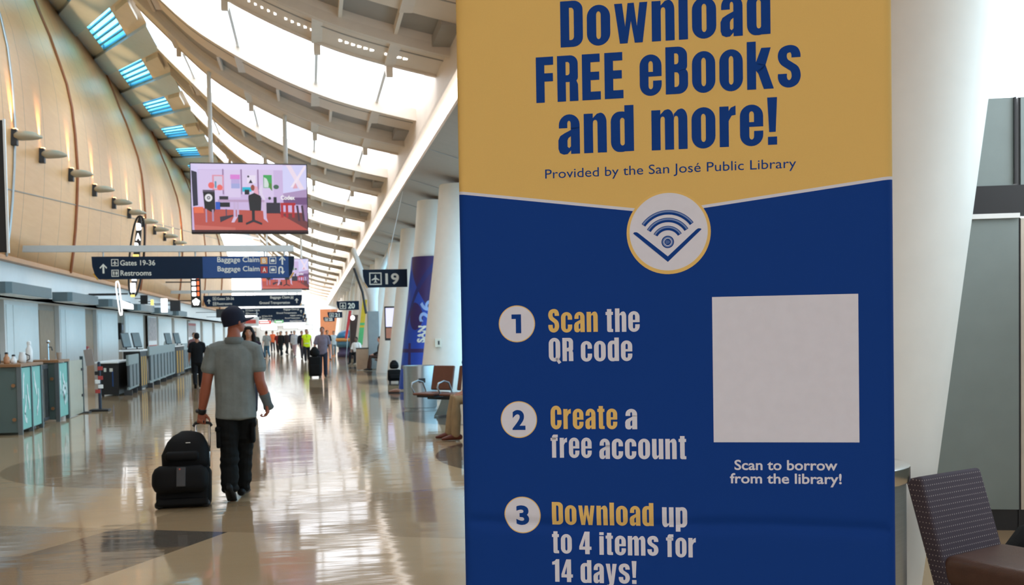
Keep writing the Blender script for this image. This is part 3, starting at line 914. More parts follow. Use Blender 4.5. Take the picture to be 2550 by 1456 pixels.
def restroom_icon(mb, cx, cz, s, fn, mi=0):
    k = s/2
    mb.flat([rect(cx-k, cz-k, cx+k, cz+k), rect(cx-k*.82, cz-k*.82, cx+k*.82, cz+k*.82)], fn, mi)
    for d, sk in ((-.4, 0), (.4, .12)):
        mb.flat([circ(cx+d*k, cz+.5*k, .12*k, 12)], fn, mi)
        mb.flat([[(cx+(d-.18)*k, cz+.34*k), (cx+(d+.18)*k, cz+.34*k), (cx+(d+.18+sk)*k, cz-.2*k), (cx+(d+.1)*k, cz-.2*k), (cx+(d+.1)*k, cz-.66*k), (cx+(d-.1)*k, cz-.66*k), (cx+(d-.1)*k, cz-.2*k), (cx+(d-.18-sk)*k, cz-.2*k)]], fn, mi)
    mb.flat([rect(cx-.03*k, cz-.66*k, cx+.03*k, cz+.6*k)], fn, mi)
def bag_icon(mb, cx, cz, s, fn, mi=0):
    k = s/2
    mb.flat([rect(cx-k, cz-k, cx+k, cz+k), rect(cx-k*.84, cz-k*.84, cx+k*.84, cz+k*.84)], fn, mi)
    mb.flat([rect(cx-.55*k, cz-.42*k, cx+.55*k, cz+.26*k)], fn, mi)
    mb.flat([rect(cx-.2*k, cz+.26*k, cx+.2*k, cz+.46*k), rect(cx-.12*k, cz+.261*k, cx+.12*k, cz+.38*k)], fn, mi)

def overhead_sign(Y, near, label, gates='Gates 19-36'):
    t = thing('overhead_sign', label, 'sign', (0, Y, 3.5), 0, 'overhead direction signs')
    T0, B0 = -0.13, -0.64                                  # relative to the beam centre
    e = MB(); e.box(-6.42, -0.33, -0.08, 0.08, -0.02, 0.12); e.build('beam', M_beam, t)
    shape = [(-4.79, T0), (-0.32, T0), (-0.33, T0-0.22), (-0.38, T0-0.40), (-0.46, B0), (-4.64, B0), (-4.73, T0-0.40), (-4.78, T0-0.22)]
    e = MB(); e.prism(shape, lambda a, c: (a, -0.06, c), lambda a, c: (a, 0.06, c)); pn = e.build('sign_panel', M_navy, t)
    e = MB()
    for s in (((-4.655, B0-0.012), (-4.745, T0-0.38), (-4.775, T0-0.38), (-4.685, B0-0.012)), ((-0.445, B0-0.012), (-0.36, T0-0.38), (-0.325, T0-0.38), (-0.41, B0-0.012))):
        q = MB(); q.prism(list(s), lambda a, c: (a, -0.055, c), lambda a, c: (a, 0.055, c)); q.build('sign_edge', M_gold, t)
    for x in (-4.55, -2.9, -2.55, -1.0, -0.55):
        q = MB(); q.tube([(x, 0, T0), (x, 0, -0.02)], 0.018 if near else 0.02, 6); q.build('hanger', M_lightmetal, t)
    k = 0.00887
    fn = lambda a, c: (a, -0.064, c)
    X = lambda px: -4.79+(px-229)*k
    Z = lambda py: T0-(py-641.5)*k
    if near:
        q = MB(); q.flat([[(X(500), T0-0.012), (X(718), T0-0.012), (X(718), B0+0.012), (X(500), B0+0.012)]], lambda a, c: (a, -0.062, c)); q.build('blue_field', M_bluesign, t)
    w = MB()
    arrow_up(w, X(257), Z(672), 0.22, fn)
    w.build('arrow', M_signtxt, t)
    w = MB(); plane_icon(w, X(285), Z(657), 0.155, fn); w.build('pictogram', M_signtxt, t)
    w = MB(); restroom_icon(w, X(285), Z(684), 0.155, fn); w.build('pictogram', M_signtxt, t)
    w = MB(); put_text(w, gates, X(298), X(383), Z(664), 0.115, fn, bold=0.01); w.build('lettering', M_signtxt, t)
    w = MB(); put_text(w, 'Restrooms', X(298), X(373), Z(690), 0.115, fn, bold=0.01); w.build('lettering', M_signtxt, t)
    if near:
        for z, ch, m_ in ((653, 'B', M_orange), (677, 'A', M_red)):
            w = MB(); put_text(w, 'Baggage Claim', X(537), X(643), Z(z+3.5), 0.115, fn, bold=0.01); w.build('lettering', M_signtxt, t)
            w = MB(); w.flat([rect(X(646), Z(z+9), X(664), Z(z-8.5))], fn); sq = w.build('terminal_square', m_, t)
            w = MB(); put_text(w, ch, X(651), X(660), Z(z+6), 0.10, lambda a, c: (a, -0.066, c), bold=0.02); w.build('terminal_letter', M_signtxt, sq)
            w = MB(); bag_icon(w, X(677.5), Z(z), 0.155, fn); w.build('pictogram', M_signtxt, t)
        w = MB(); arrow_up(w, X(702), Z(653), 0.20, fn); w.build('arrow', M_signtxt, t)
        w = MB(); cx, cz = X(701), Z(678)
        ar = [(cx-0.03+0.055*math.cos(R(a)), cz+0.03+0.055*math.sin(R(a))) for a in range(0, 181, 15)]
        ai = [(cx-0.03+0.025*math.cos(R(a)), cz+0.03+0.025*math.sin(R(a))) for a in range(180, -1, -15)]
        w.flat([[(cx+0.025, cz-0.03)]+ar+[(cx-0.085, cz-0.09), (cx-0.055, cz-0.09)]+ai+[(cx-0.005, cz-0.03), (cx-0.04, cz-0.03), (cx+0.01, cz-0.10), (cx+0.06, cz-0.03)]], fn)
        w.build('arrow', M_signtxt, t)
    else:
        w = MB(); put_text(w, 'Baggage Claim', X(568), X(668), Z(660), 0.115, fn, bold=0.01); w.build('lettering', M_signtxt, t)
        w = MB(); put_text(w, 'Ground Transportation', X(512), X(668), Z(688), 0.115, fn, bold=0.01); w.build('lettering', M_signtxt, t)
        w = MB(); bag_icon(w, X(680), Z(656), 0.13, fn); w.build('pictogram', M_signtxt, t)
        w = MB(); arrow_up(w, X(704), Z(672), 0.22, fn); w.build('arrow', M_signtxt, t)
    return t
overhead_sign(24, True, 'nearest navy and blue overhead sign reading Gates 19-36, Restrooms and Baggage Claim')
overhead_sign(48, False, 'second navy overhead sign, behind the man in the cap, with Ground Transportation', 'Gates 20-36')
overhead_sign(72, False, 'third navy overhead sign along the concourse, half hidden by the one before it', 'Gates 21-36')
overhead_sign(96, False, 'fourth navy overhead sign, just under the third one', 'Gates 22-36')
overhead_sign(120, False, 'farthest navy overhead sign, lowest of the row over the crowd', 'Gates 24-36')

def gate_sign(Y, num, label):
    t = thing('gate_sign', label, 'sign', (2.0, Y, 3.23), 0, 'gate number signs')
    e = MB(); e.prism([(-.58, 0), (.61, 0.01), (.61, -.47), (-.44, -.48), (-.53, -.34), (-.57, -.18)], lambda a, c: (a, -.05, c), lambda a, c: (a, .05, c)); e.build('sign_panel', M_navy, t)
    e = MB(); e.prism([(-.45, -.49), (-.54, -.35), (-.565, -.33), (-.48, -.49)], lambda a, c: (a, -.045, c), lambda a, c: (a, .045, c)); e.build('sign_edge', M_gold, t)
    fn = lambda a, c: (a, -.054, c)
    e = MB(); plane_icon(e, -.245, -.245, .33, fn); e.build('pictogram', M_signtxt, t)
    e = MB(); put_text(e, num, .02, .385, -.385, .28, fn, bold=.025); e.build('lettering', M_signtxt, t)
    e = MB(); e.tube([(.10, 0, 0), (.10, 0, .26), (.55, 0, 2.14)], .008, 6); e.build('hanger', M_lightmetal, t)
gate_sign(27, '19', 'navy gate sign with a plane pictogram and number 19')
gate_sign(54, '20', 'navy gate sign with number 20, beyond gate sign 19')
gate_sign(82, '21', 'small navy gate sign with number 21, lower left of gate sign 20')
gate_sign(108, '22', 'tiny navy gate sign far off with number 22')

# ---- hanging video screens
PX = {}
def em(rgb, s=0.6):
    if rgb not in PX: PX[rgb] = emit('screen colour %d' % len(PX), rgb, s)
    return PX[rgb]
def screen_picture(w, h):
    """the office picture shown on the screens, built of flat coloured shapes on the panel face"""
    mb = MB(); cols = []
    U = lambda x: (x-30)/2350.0*w-w/2
    V = lambda y: h-(y-50)/1320.0*h
    depth = [0]
    def P(rgb, pts):
        if rgb not in cols: cols.append(rgb)
        depth[0] += 1
        d = -0.003-0.0004*depth[0]
        mb.flat([[(U(x), V(y)) for x, y in pts]], lambda a, c: (a, d, c), cols.index(rgb))
    def B(rgb, x0, y0, x1, y1): P(rgb, [(x0, y1), (x1, y1), (x1, y0), (x0, y0)])
    def O(rgb, x, y, rx, ry=None): P(rgb, [(x+rx*math.cos(2*PI*i/18), y+(ry or rx)*math.sin(2*PI*i/18)) for i in range(18)])
    B((206, 184, 226), 30, 50, 2380, 1370)
    B((222, 208, 246), 30, 50, 1900, 160)
    B((216, 198, 236), 180, 170, 660, 880); B((220, 204, 238), 700, 160, 1020, 700); B((222, 206, 240), 1060, 160, 1360, 640); B((218, 200, 236), 1400, 150, 1700, 700)
    P((216, 206, 246), [(30, 60), (170, 120), (170, 880), (30, 900)])
    P((44, 42, 62), [(40, 180), (150, 215), (160, 860), (60, 880)])
    for x in (660, 1030, 1370): B((150, 122, 162), x, 150, x+26, 640)
    P((188, 84, 74), [(60, 900), (500, 930), (1500, 960), (2380, 1000), (2380, 1370), (80, 1370)])
    P((204, 108, 98), [(70, 1240), (900, 1290), (900, 1370), (80, 1370)])
    P((112, 56, 58), [(1800, 1010), (2380, 1000), (2380, 1330)])
    B((224, 150, 170), 455, 265, 685, 560); B((214, 200, 226), 490, 290, 660, 540)
    B((220, 134, 214), 820, 255, 1015, 345); B((190, 172, 222), 835, 345, 1010, 430); B((166, 172, 222), 835, 430, 1010, 525)
    B((236, 226, 244), 1160, 265, 1335, 420); P((30, 28, 48), [(1190, 420), (1275, 420), (1232, 345)]); O((60, 58, 80), 1185, 290, 22)
    B((70, 168, 92), 1490, 255, 1665, 510); P((214, 224, 222), [(1505, 300), (1560, 330), (1600, 420), (1590, 500), (1500, 500)]); P((88, 140, 60), [(1590, 400), (1660, 430), (1670, 570), (1620, 520)])
    P((214, 212, 250), [(1890, 70), (2380, 50), (2380, 540), (1890, 610)])
    P((240, 222, 238), [(1960, 60), (2060, 60), (2330, 520), (2240, 540)]); P((244, 230, 244), [(2340, 60), (2380, 90), (2120, 480), (2040, 500)]); P((226, 170, 186), [(2090, 520), (2150, 400), (2200, 510)])
    P((176, 150, 192), [(1890, 620), (2380, 530), (2380, 690), (1890, 700)])
    P((116, 80, 128), [(1880, 700), (2380, 690), (2380, 840), (1900, 830)]); P((150, 116, 160), [(2270, 840), (2380, 830), (2380, 1170), (2330, 1150)])
    for x in (1835, 1935, 2065): B((178, 36, 46), x, 810, x+52, 1090)
    B((178, 36, 46), 1830, 800, 2140, 850)
    for x in (2150, 2250): P((66, 40, 60), [(x, 850), (x+46, 850), (x+80, 1160), (x+40, 1160)])
    O((236, 106, 104), 435, 470, 62); O((236, 110, 104), 605, 510, 56); B((90, 150, 180), 505, 390, 540, 520)
    B((92, 80, 100), 260, 560, 500, 620)
    P((24, 24, 28), [(265, 600), (500, 600), (505, 930), (470, 1010), (290, 920)])
    O((232, 230, 236), 375, 713, 76); O((60, 60, 70), 375, 713, 34); O((226, 224, 232), 375, 713, 16)
    B((172, 146, 178), 305, 930, 335, 1190); B((172, 146, 178), 435, 940, 470, 1170)
    P((232, 112, 78), [(75, 890), (260, 890), (275, 1010), (80, 1010)])
    B((40, 88, 190), 510, 790, 605, 940)
    B((188, 158, 194), 560, 745, 1500, 792); B((30, 30, 36), 600, 800, 800, 890); B((46, 44, 56), 590, 680, 770, 745)
    B((90, 74, 96), 710, 930, 735, 1060); P((60, 50, 64), [(590, 1080), (860, 1040), (860, 1070), (600, 1190)])
    for x in (870, 935): B((200, 178, 214), x, 792, x+45, 1090)
    P((214, 192, 222), [(870, 1080), (950, 1080), (880, 1190), (820, 1190)]); P((210, 188, 220), [(1460, 792), (1535, 792), (1540, 1100), (1570, 1190), (1480, 1120)])
    B((34, 32, 40), 955, 1040, 1050, 1190)
    B((34, 184, 212), 1060, 500, 1245, 590); B((28, 34, 44), 1105, 550, 1200, 645)
    P((232, 172, 192), [(1290, 470), (1370, 490), (1390, 650), (1290, 650)]); O((150, 74, 60), 1270, 510, 40, 60)
    P((24, 24, 30), [(1180, 660), (1300, 610), (1430, 670), (1430, 700), (1180, 700)])
    P((26, 26, 32), [(1175, 700), (1445, 700), (1430, 960), (1200, 960)]); B((34, 34, 42), 1240, 960, 1300, 1180)
    P((44, 40, 50), [(1110, 1200), (1270, 1130), (1450, 1200), (1440, 1240), (1270, 1180), (1120, 1240)])
    P((226, 214, 238), [(1390, 560), (1460, 430), (1470, 640), (1530, 740), (1480, 750)])
    B((42, 36, 54), 1540, 800, 1825, 1010); B((36, 40, 44), 1690, 690, 1755, 800); O((70, 104, 84), 1750, 490, 58, 44); O((50, 60, 60), 1610, 715, 30)
    B((18, 22, 24), 30, 1340, 2380, 1370)
    cols.append((250, 250, 250))
    put_text(mb, 'Codex', U(1840), U(2130), V(738), (V(660)-V(738)), lambda a, c: (a, -0.045, c), len(cols)-1, bold=0.03)
    return mb, [em(c) for c in cols]
tv = thing('video_screen', 'large hanging video screen showing an office, above the nearest sign', 'screen', (-1.405, 26, 4.14), 0, 'hanging video screens')
pm, pc = screen_picture(2.82, 1.69)
pm.build('screen_image', pc, tv)
e = MB(); e.rbox(-1.43, 1.43, 0.0, 0.14, -0.05, 1.72, 0.012, 2); e.build('casing', M_black, tv)
for x in (-0.93, 0.90):
    e = MB(); zt = smoothed(-1.405+x)-4.14-0.03
    e.tube([(x, 0.16, 0.6), (x, 0.16, zt)], 0.055, 12); e.build('pole', M_white, tv, smooth=True)
    e = MB(); e.box(x-0.2, x+0.2, 0.13, 0.17, 0.6, 1.0); e.build('pole_bracket', M_steel, tv)
tv2 = dup(tv, (-1.27, 56, 3.98), 0, 'second hanging video screen, partly hidden behind the nearest overhead sign')
for c in tv2.children:
    if c.name.startswith('screen_image') or c.name.startswith('casing'): c.scale = (0.9, 1, 0.98)
# black screen at the left edge of the picture
t = thing('display_screen', 'black hanging display with a white edge at the left border of the photo', 'screen', (-3.90, 12, 2.52))
e = MB(); e.rbox(-0.62, 0.62, 0.0, 0.05, 0.0, 1.46, 0.01, 2); e.build('panel', M_black, t)
e = MB(); e.box(0.62, 0.643, -0.01, 0.02, -0.01, 1.47); e.build('edge_frame', mat('white edge', (244, 246, 246), 0.4), t)
for x in (-0.35,):
    e = MB(); e.tube([(x, 0.06, 1.45), (x, 0.06, roofz(-4.0)-2.5)], 0.03, 8); e.build('pole', M_white, t)

# ---- wall sconces along the timber
M_lampg = mat('olive grey lamp metal', (176, 168, 148), 0.4, metal=0.15, var=0.05)
M_lens = emit('warm lamp lens', (255, 190, 120), 6.0)
ords = ['nearest', 'second', 'third', 'fourth', 'fifth', 'sixth', 'seventh', 'eighth', 'ninth', 'tenth', 'eleventh']
LY = [22.6, 24.8, 27.65, 30.5, 33.4, 36.1, 38.9, 41.8, 44.6, 47.7, 50.6]
sc0 = None
for i, y in enumerate(LY):
    lab = ('wall sconce half hidden by the black display at the left border' if i == 0 else
           'winged grey wall sconce, %s one along the timber wall counted from the black display' % ords[i-1])
    if sc0 is None:
        sc0 = thing('wall_sconce', lab, 'lamp', (-6.0, y, 5.79), 0, 'sconces on the timber wall')
        e = MB(); e.rbox(-0.02, 0.10, -0.07, 0.07, -0.20, 0.14, 0.01, 2); e.build('wall_bracket', M_charcoal, sc0)
        e = MB(); e.tube([(0.08, 0, 0.0), (0.16, 0, 0.005), (0.28, 0, 0.01), (0.40, 0, 0.005), (0.50, 0, -0.005), (0.57, 0, -0.015)],
                         [(0.10, 0.085), (0.13, 0.10), (0.135, 0.098), (0.125, 0.085), (0.10, 0.06), (0.05, 0.03)], 14, ref=(0, 1, 0))
        e.build('lamp_body', M_lampg, sc0, smooth=True)
        e = MB(); e.box(0.03, 0.10, -0.06, 0.06, 0.135, 0.15); e.build('lens', M_lens, sc0)
        ld = bpy.data.lights.new('sconce_light', 'SPOT'); ld.energy = 420; ld.color = (1.0, 0.55, 0.22); ld.spot_size = R(40); ld.spot_blend = 0.9; ld.shadow_soft_size = 0.04
        lo = bpy.data.objects.new('sconce_light', ld); COL.objects.link(lo); lo.parent = sc0; lo.location = (0.07, 0, 0.20); lo.rotation_euler = (R(180), R(-5), 0)
    else:
        dup(sc0, (-6.0, y, 5.79), 0, lab)

# ================================================================== LEFT SIDE: canopies, signs, counters
cnames = ['nearest slate canopy over the check-in wall, at the left border', 'second slate canopy along the check-in wall', 'third slate canopy, behind the nearest overhead sign',
          'fourth slate canopy along the check-in wall', 'fifth slate canopy along the check-in wall', 'farthest slate canopy along the check-in wall']
c0 = None
for i in range(6):
    y = 22.0+5.3*i
    if c0 is None:
        c0 = thing('canopy', cnames[0], 'canopy', (-6.43, y, 2.49), 0, 'slate canopies over the check-in wall')
        e = MB(); e.prism([(0.0, 0.0), (0.36, 0.0), (0.46, 0.10), (0.46, 3.3), (0.0, 3.3)], lambda a, c: (a, c, 0.0), lambda a, c: (a, c, 0.235)); e.build('fascia_box', M_canopy, c0)
        e = MB(); e.box(0.02, 0.42, 0.06, 3.24, -0.012, -0.001); e.build('soffit_panel', M_white, c0)
    else:
        dup(c0, (-6.43, y, 2.49), 0, cnames[i])
# lit blade sign
M_neon = emit('white lit letters', (255, 255, 255), 1.6)
M_neony = emit('yellow lit panel', (255, 226, 120), 1.0)
M_neono = emit('orange lit letters', (255, 110, 60), 1.0)
bs = thing('blade_sign', 'tall oval black blade sign with lit white letters behind the nearest overhead sign', 'sign', (-5.03, 31.5, 2.75))
sh = lambda z: 0.11*z
ov = []
for k in range(36):
    a = 2*PI*k/36
    x = 0.20*math.copysign(abs(math.cos(a))**0.8, math.cos(a)); z = 1.2+ (1.0+0.2*0)*math.sin(a)*1.0*1.2
    ov.append((x+sh(z)-0.13, 0, z))
e = MB(); e.tube(ov+[ov[0]], 0.030, 6, ref=(0, 1, 0), cap=False); e.build('oval_frame', M_black, bs, smooth=True)
ins = [(x*0.45+(sh(z)-0.13)*0.55, z) for x, y, z in ov]
e = MB(); e.prism(ins[::2], lambda a, c: (a, -0.05, c), lambda a, c: (a, 0.05, c)); e.build('sign_body', M_black, bs)
for ch, z in (('B', 1.98), ('A', 1.68), ('R', 1.40)):
    e = MB(); cx = sh(z+.12)-0.13; put_text(e, ch, cx-.075, cx+.075, z, .20, lambda a, c: (a, -0.06, c), bold=0.05); e.build('lit_letter', M_neon, bs)
for z, h_, w_, m_ in ((1.12, .13, .17, M_neony), (.46, .15, .14, M_neon), (.12, .28, .15, M_neon), (-.02, .07, .12, M_neony)):
    e = MB(); cx = sh(z)-0.13; e.rbox(cx-w_/2, cx+w_/2, -0.075, -0.055, z, z+h_, 0.008, 2); e.build('lit_panel', m_, bs)
for z in (0.1, 0.22):
    pass
e = MB(); e.box(-1.38, -0.28, -0.02, 0.02, 0.06, 0.10); e.build('arm', M_black, bs)
ns = thing('neon_sign', 'slim white neon loop sign with a lit box, left of the blade sign', 'sign', (-5.42, 30.6, 2.20))
e = MB()
lp = [(-0.03, 1.1), (0.02, 1.12), (0.06, 1.0), (0.12, 0.1), (0.11, -0.02), (0.07, -0.03), (0.04, 0.1), (-0.04, 0.9), (-0.03, 1.1)]
e.tube([(x*0.9-.02, 0, z*0.86) for x, z in lp], 0.018, 6, ref=(0, 1, 0), cap=False); e.build('neon_loop', M_neon, ns)
e = MB(); e.prism([(0.10, 0.40), (0.40, 0.28), (0.40, 0.14), (0.10, 0.18)], lambda a, c: (a, -.03, c), lambda a, c: (a, .03, c)); e.build('lit_box', M_neon, ns)
e = MB(); e.box(-1.0, 0.0, 0.02, 0.06, 0.55, 0.59); e.build('arm', M_black, ns)
b2 = thing('blade_sign', 'narrow black blade sign with white and orange lit characters and a white flower emblem', 'sign', (-4.90, 46, 2.78))
e = MB(); e.rbox(-.21, .21, -.06, .06, 0, 1.55, .02, 2); e.build('sign_body', M_black, b2)
for z in (0.50, 0.74, 0.98, 1.24):
    e = MB(); e.rbox(-.16, .01, -.075, -.055, z, z+.165, .02, 2); e.build('lit_letter', M_neon, b2)
    e = MB(); e.rbox(.06, .15, -.075, -.055, z+.01, z+.18, .015, 2); e.build('lit_letter', M_neono, b2)
e = MB()
for k in range(5):
    a = R(90+72*k); e.ball((.0+.09*math.cos(a), -.065, .24+.09*math.sin(a)), (.075, .012, .075), 10, 6)
e.build('flower_emblem', M_neon, b2)
for z in (1.1, 0.28):
    e = MB(); e.box(-1.5, -.2, -.02, .02, z, z+.05); e.build('arm', M_black, b2)
for (x, y, z0, z1, w, m_, lab) in ((-6.1, 39.6, 2.76, 3.10, .26, M_black, 'black box sign on the white fascia'), (-5.93, 40.4, 2.74, 2.96, .10, M_neony, 'small yellow lit sign beside the black box sign'),
                                   (-5.6, 41.2, 2.48, 3.02, .24, M_neon, 'white lit box sign hanging before the slate canopies'), (-5.6, 44.5, 2.60, 3.02, .42, M_charcoal, 'charcoal box sign left of the flower blade sign'),
                                   (-5.0, 60.0, 2.55, 3.05, .60, M_charcoal, 'dark box sign farther along, above the man in the cap'), (-4.6, 66.0, 2.45, 2.85, .9, M_charcoal, 'wide dark sign far along the left shops')):
    t = thing('box_sign', lab, 'sign', (x, y, z0))
    e = MB(); e.rbox(-w/2, w/2, -.05, .05, 0, z1-z0, .012, 2); e.build('sign_face', m_, t)
    e = MB(); e.box(-6.43-x, -w/2, .0, .02, (z1-z0)*.6, (z1-z0)*.6+.03); e.build('arm', M_black, t)

# ---- teal desks
M_teal = mat('teal panel', (122, 192, 182), 0.4, var=0.03)
M_tealart = mat('white panel art', (226, 240, 240), 0.45, var=0.02)
M_sideglass = mat('dark green grey side', (86, 104, 102), 0.3, var=0.1, scale=1.0)
M_woodtop = mat('brown worktop', (150, 108, 72), 0.4, var=0.15, scale=3, stretch=(1, 8, 1))
M_frame = mat('grey metal frame', (112, 122, 126), 0.35, metal=0.6)
def stroke_art(mb, pts, w, fn):
    for i in range(len(pts)-1):
        a, b = Vector(pts[i]), Vector(pts[i+1])
        d = (b-a).normalized(); n_ = Vector((-d.y, d.x))*w*(0.6+0.5*math.sin(PI*(i+.5)/(len(pts)-1)))
        mb.flat([[tuple(a+n_), tuple(a-n_), tuple(b-n_), tuple(b+n_)]], fn)
def desk(name, y0, y1, npan, label, art):
    t = thing(name, label, 'desk', (-4.6, y0, 0))
    L = y1-y0
    e = MB(); e.box(-1.3, -0.03, 0.03, L, 0.06, 1.08); e.build('carcass', M_sideglass, t)
    e = MB(); e.box(-1.35, 0.03, -0.05, L+0.06, 1.10, 1.145); e.build('worktop', M_woodtop, t)
    for k in range(npan):
        a, b = L*k/npan+0.05, L*(k+1)/npan-0.03
        e = MB(); e.box(-0.03, 0.0, a, b, 0.08, 1.08); pn = e.build('front_panel', M_teal, t)
        e = MB(); fn = lambda q, c, a=a, b=b: (0.004, a+q*(b-a), 0.08+c)
        for pts in art[k]: stroke_art(e, pts, 0.055, fn)
        e.build('panel_art', M_tealart, pn)
    for k in range(npan+1):
        y = L*k/npan
        e = MB(); e.box(-0.05, 0.02, y-0.02, y+0.02, 0.0, 1.1); e.build('post', M_frame, t)
    e = MB(); e.box(-1.3, -0.05, 0.0, 0.03, 0.04, 1.09); e.build('side_panel', M_sideglass, t)
    for z in (0.25, 0.8):
        e = MB(); e.lathe([(0.03, 0), (0.03, 0.02)], 10, M=Matrix.Translation((-0.1, -0.015, z)) @ Matrix.Rotation(R(90), 4, 'X')); e.build('fixing', M_woodtop, t)
    return t
desk('service_desk', 17.3, 18.55, 2, 'teal service desk with two panels of white swirls at the left border',
     [[[(.32, .9), (.22, .82), (.18, .6), (.16, .5)], [(.62, .72), (.66, .55), (.80, .38), (.82, .30)], [(.45, .55), (.42, .4), (.28, .25), (.32, .15), (.5, .12)]],
      [[(.25, .92), (.3, .75), (.45, .62), (.5, .52)], [(.68, .62), (.7, .45), (.6, .3), (.48, .25), (.5, .16)]]])
desk('service_desk', 19.75, 20.5, 1, 'second teal service desk with a white scribble, beyond the black cooler',
     [[[(.2, .85), (.15, .7), (.2, .5), (.15, .42)], [(.45, .8), (.55, .6), (.4, .45), (.6, .3)], [(.6, .65), (.75, .5), (.5, .4), (.7, .22)], [(.85, .62), (.9, .4), (.8, .25)]]])
t = thing('cooler', 'black cooler cabinet between the two teal desks', 'cabinet', (-4.72, 18.78, 0))
e = MB(); e.rbox(-0.7, 0, 0, 0.8, 0.05, 1.08, .02, 2); e.build('cabinet_body', M_black, t)
e = MB(); e.box(-0.6, 0.006, 0.06, 0.30, 0.62, 1.02); e.build('notice', mat('grey notice paper', (196, 206, 204), 0.6), t)
e = MB(); e.box(-0.6, 0.008, 0.33, 0.74, 0.12, 1.0); e.build('glass_door', mat('cooler glass', (12, 22, 24), 0.1, var=0.05), t)
for y in (0.1, 0.7):
    e = MB(); e.tube([(-.1, y, 0.0), (-.1, y, 0.07)], 0.03, 8); e.build('foot', M_frame, t)
# things on the desks
M_ceramic = mat('white ceramic', (240, 242, 242), 0.25, var=0.02)
def small_lathe(name, label, cat, loc, prof, m_, extra=None, group=None):
    t = thing(name, label, cat, loc, 0, group)
    e = MB(); e.lathe(prof, 18); e.build('body', m_, t, smooth=True)
    if extra: extra(t)
    return t
def cap_(r, z, h, m_):
    def f(t):
        e = MB(); e.lathe([(r, z), (r, z+h), (r*.6, z+h+.01)], 14); e.build('cap', m_, t)
    return f
small_lathe('bottle', 'tall white bottle standing on the first teal desk', 'bottle', (-4.72, 18.35, 1.146), [(.045, 0), (.055, .02), (.055, .22), (.03, .27), (.03, .30)], M_ceramic, cap_(.034, .30, .05, M_ceramic))
def handle(t):
    e = MB(); e.tube([(.05, 0, .03), (.11, 0, .06), (.11, 0, .12), (.05, 0, .15)], .009, 8); e.build('handle', M_charcoal, t)
small_lathe('jug', 'small white jug with a dark handle beside the tall white bottle', 'jug', (-4.75, 18.05, 1.146), [(.05, 0), (.065, .04), (.06, .12), (.045, .16), (.05, .18)], M_ceramic, handle)
small_lathe('cup', 'white cup on the second teal desk', 'cup', (-4.66, 20.15, 1.146), [(.035, 0), (.05, .14), (.052, .14), (.046, .135)], M_ceramic)
t = thing('beer_tap', 'chrome tap on a tall stem above the second teal desk', 'tap', (-4.80, 19.95, 1.146))
e = MB(); e.tube([(0, 0, 0), (0, 0, .30)], .014, 10); e.build('stem', M_chrome, t)
e = MB(); e.ball((0, 0, .34), .035); e.build('knob', M_chrome, t, smooth=True)
e = MB(); e.tube([(0, 0, .24), (.06, -.02, .24), (.075, -.02, .18)], .012, 8); e.build('spout', M_charcoal, t)
for i, (x, y, h_, m_, lab) in enumerate(((-5.0, 17.55, .26, M_charcoal, 'dark bottle at the left border on the teal desk'), (-4.88, 17.62, .16, mat('amber glass', (196, 140, 100), 0.15), 'amber jar next to the dark bottle'), (-4.80, 17.72, .12, M_ceramic, 'short white pot right of the amber jar'))):
    small_lathe('bottle' if i == 0 else 'jar', lab, 'bottle' if i == 0 else 'jar', (x, y, 1.146), [(.04, 0), (.048, .02), (.048, h_*.6), (.025, h_*.8), (.025, h_)], m_, cap_(.028, h_, .02, M_dark))
# screen panel, post and notice stand
t = thing('partition', 'pale frosted partition panel beside the second teal desk', 'partition', (-4.62, 20.65, 0))
e = MB(); e.box(-.02, .02, 0, 1.12, .02, 1.10); e.build('panel', mat('frosted cream panel', (186, 184, 166), 0.35, var=0.03), t)
e = MB(); e.box(-.03, .03, 1.14, 1.18, 0, 1.17); e.build('post', mat('dark teal post', (52, 74, 80), 0.35), t)
for z in (.35, .88):
    e = MB(); e.box(-.02, .04, 1.0, 1.15, z, z+.05); e.build('clip', M_charcoal, t)
e = MB(); e.box(-.14, .14, 1.02, 1.30, 0, .025); e.build('base', M_charcoal, t)
t = thing('notice_stand', 'dark notice stand with a tilted plate and stickers, past the frosted partition', 'stand', (-4.36, 22.2, 0))
e = MB(); e.rbox(-.19, .19, -.16, .16, 0, .045, .01, 2); e.build('base', M_black, t)
e = MB(); e.tube([(0, 0, .04), (0, 0, 1.02)], .032, 10); e.build('pole', mat('dark blue pole', (30, 38, 58), 0.4), t)
e = MB(); e.box(-.11, .06, -.03, .0, .98, 1.32, 0, Matrix.Rotation(R(-8), 4, 'Y')); e.build('plate', mat('grey plate', (150, 140, 134), 0.4), t)
for i, (z, m_) in enumerate(((.90, M_red), (.80, M_black), (.70, M_red), (.62, M_ceramic), (.52, M_ceramic), (.42, M_red))):
    e = MB(); dx = (-1)**i*.03; e.rbox(dx-.05, dx+.05, -.05, -.033, z-.04, z+.04, .005, 2); e.build('sticker', m_, t)
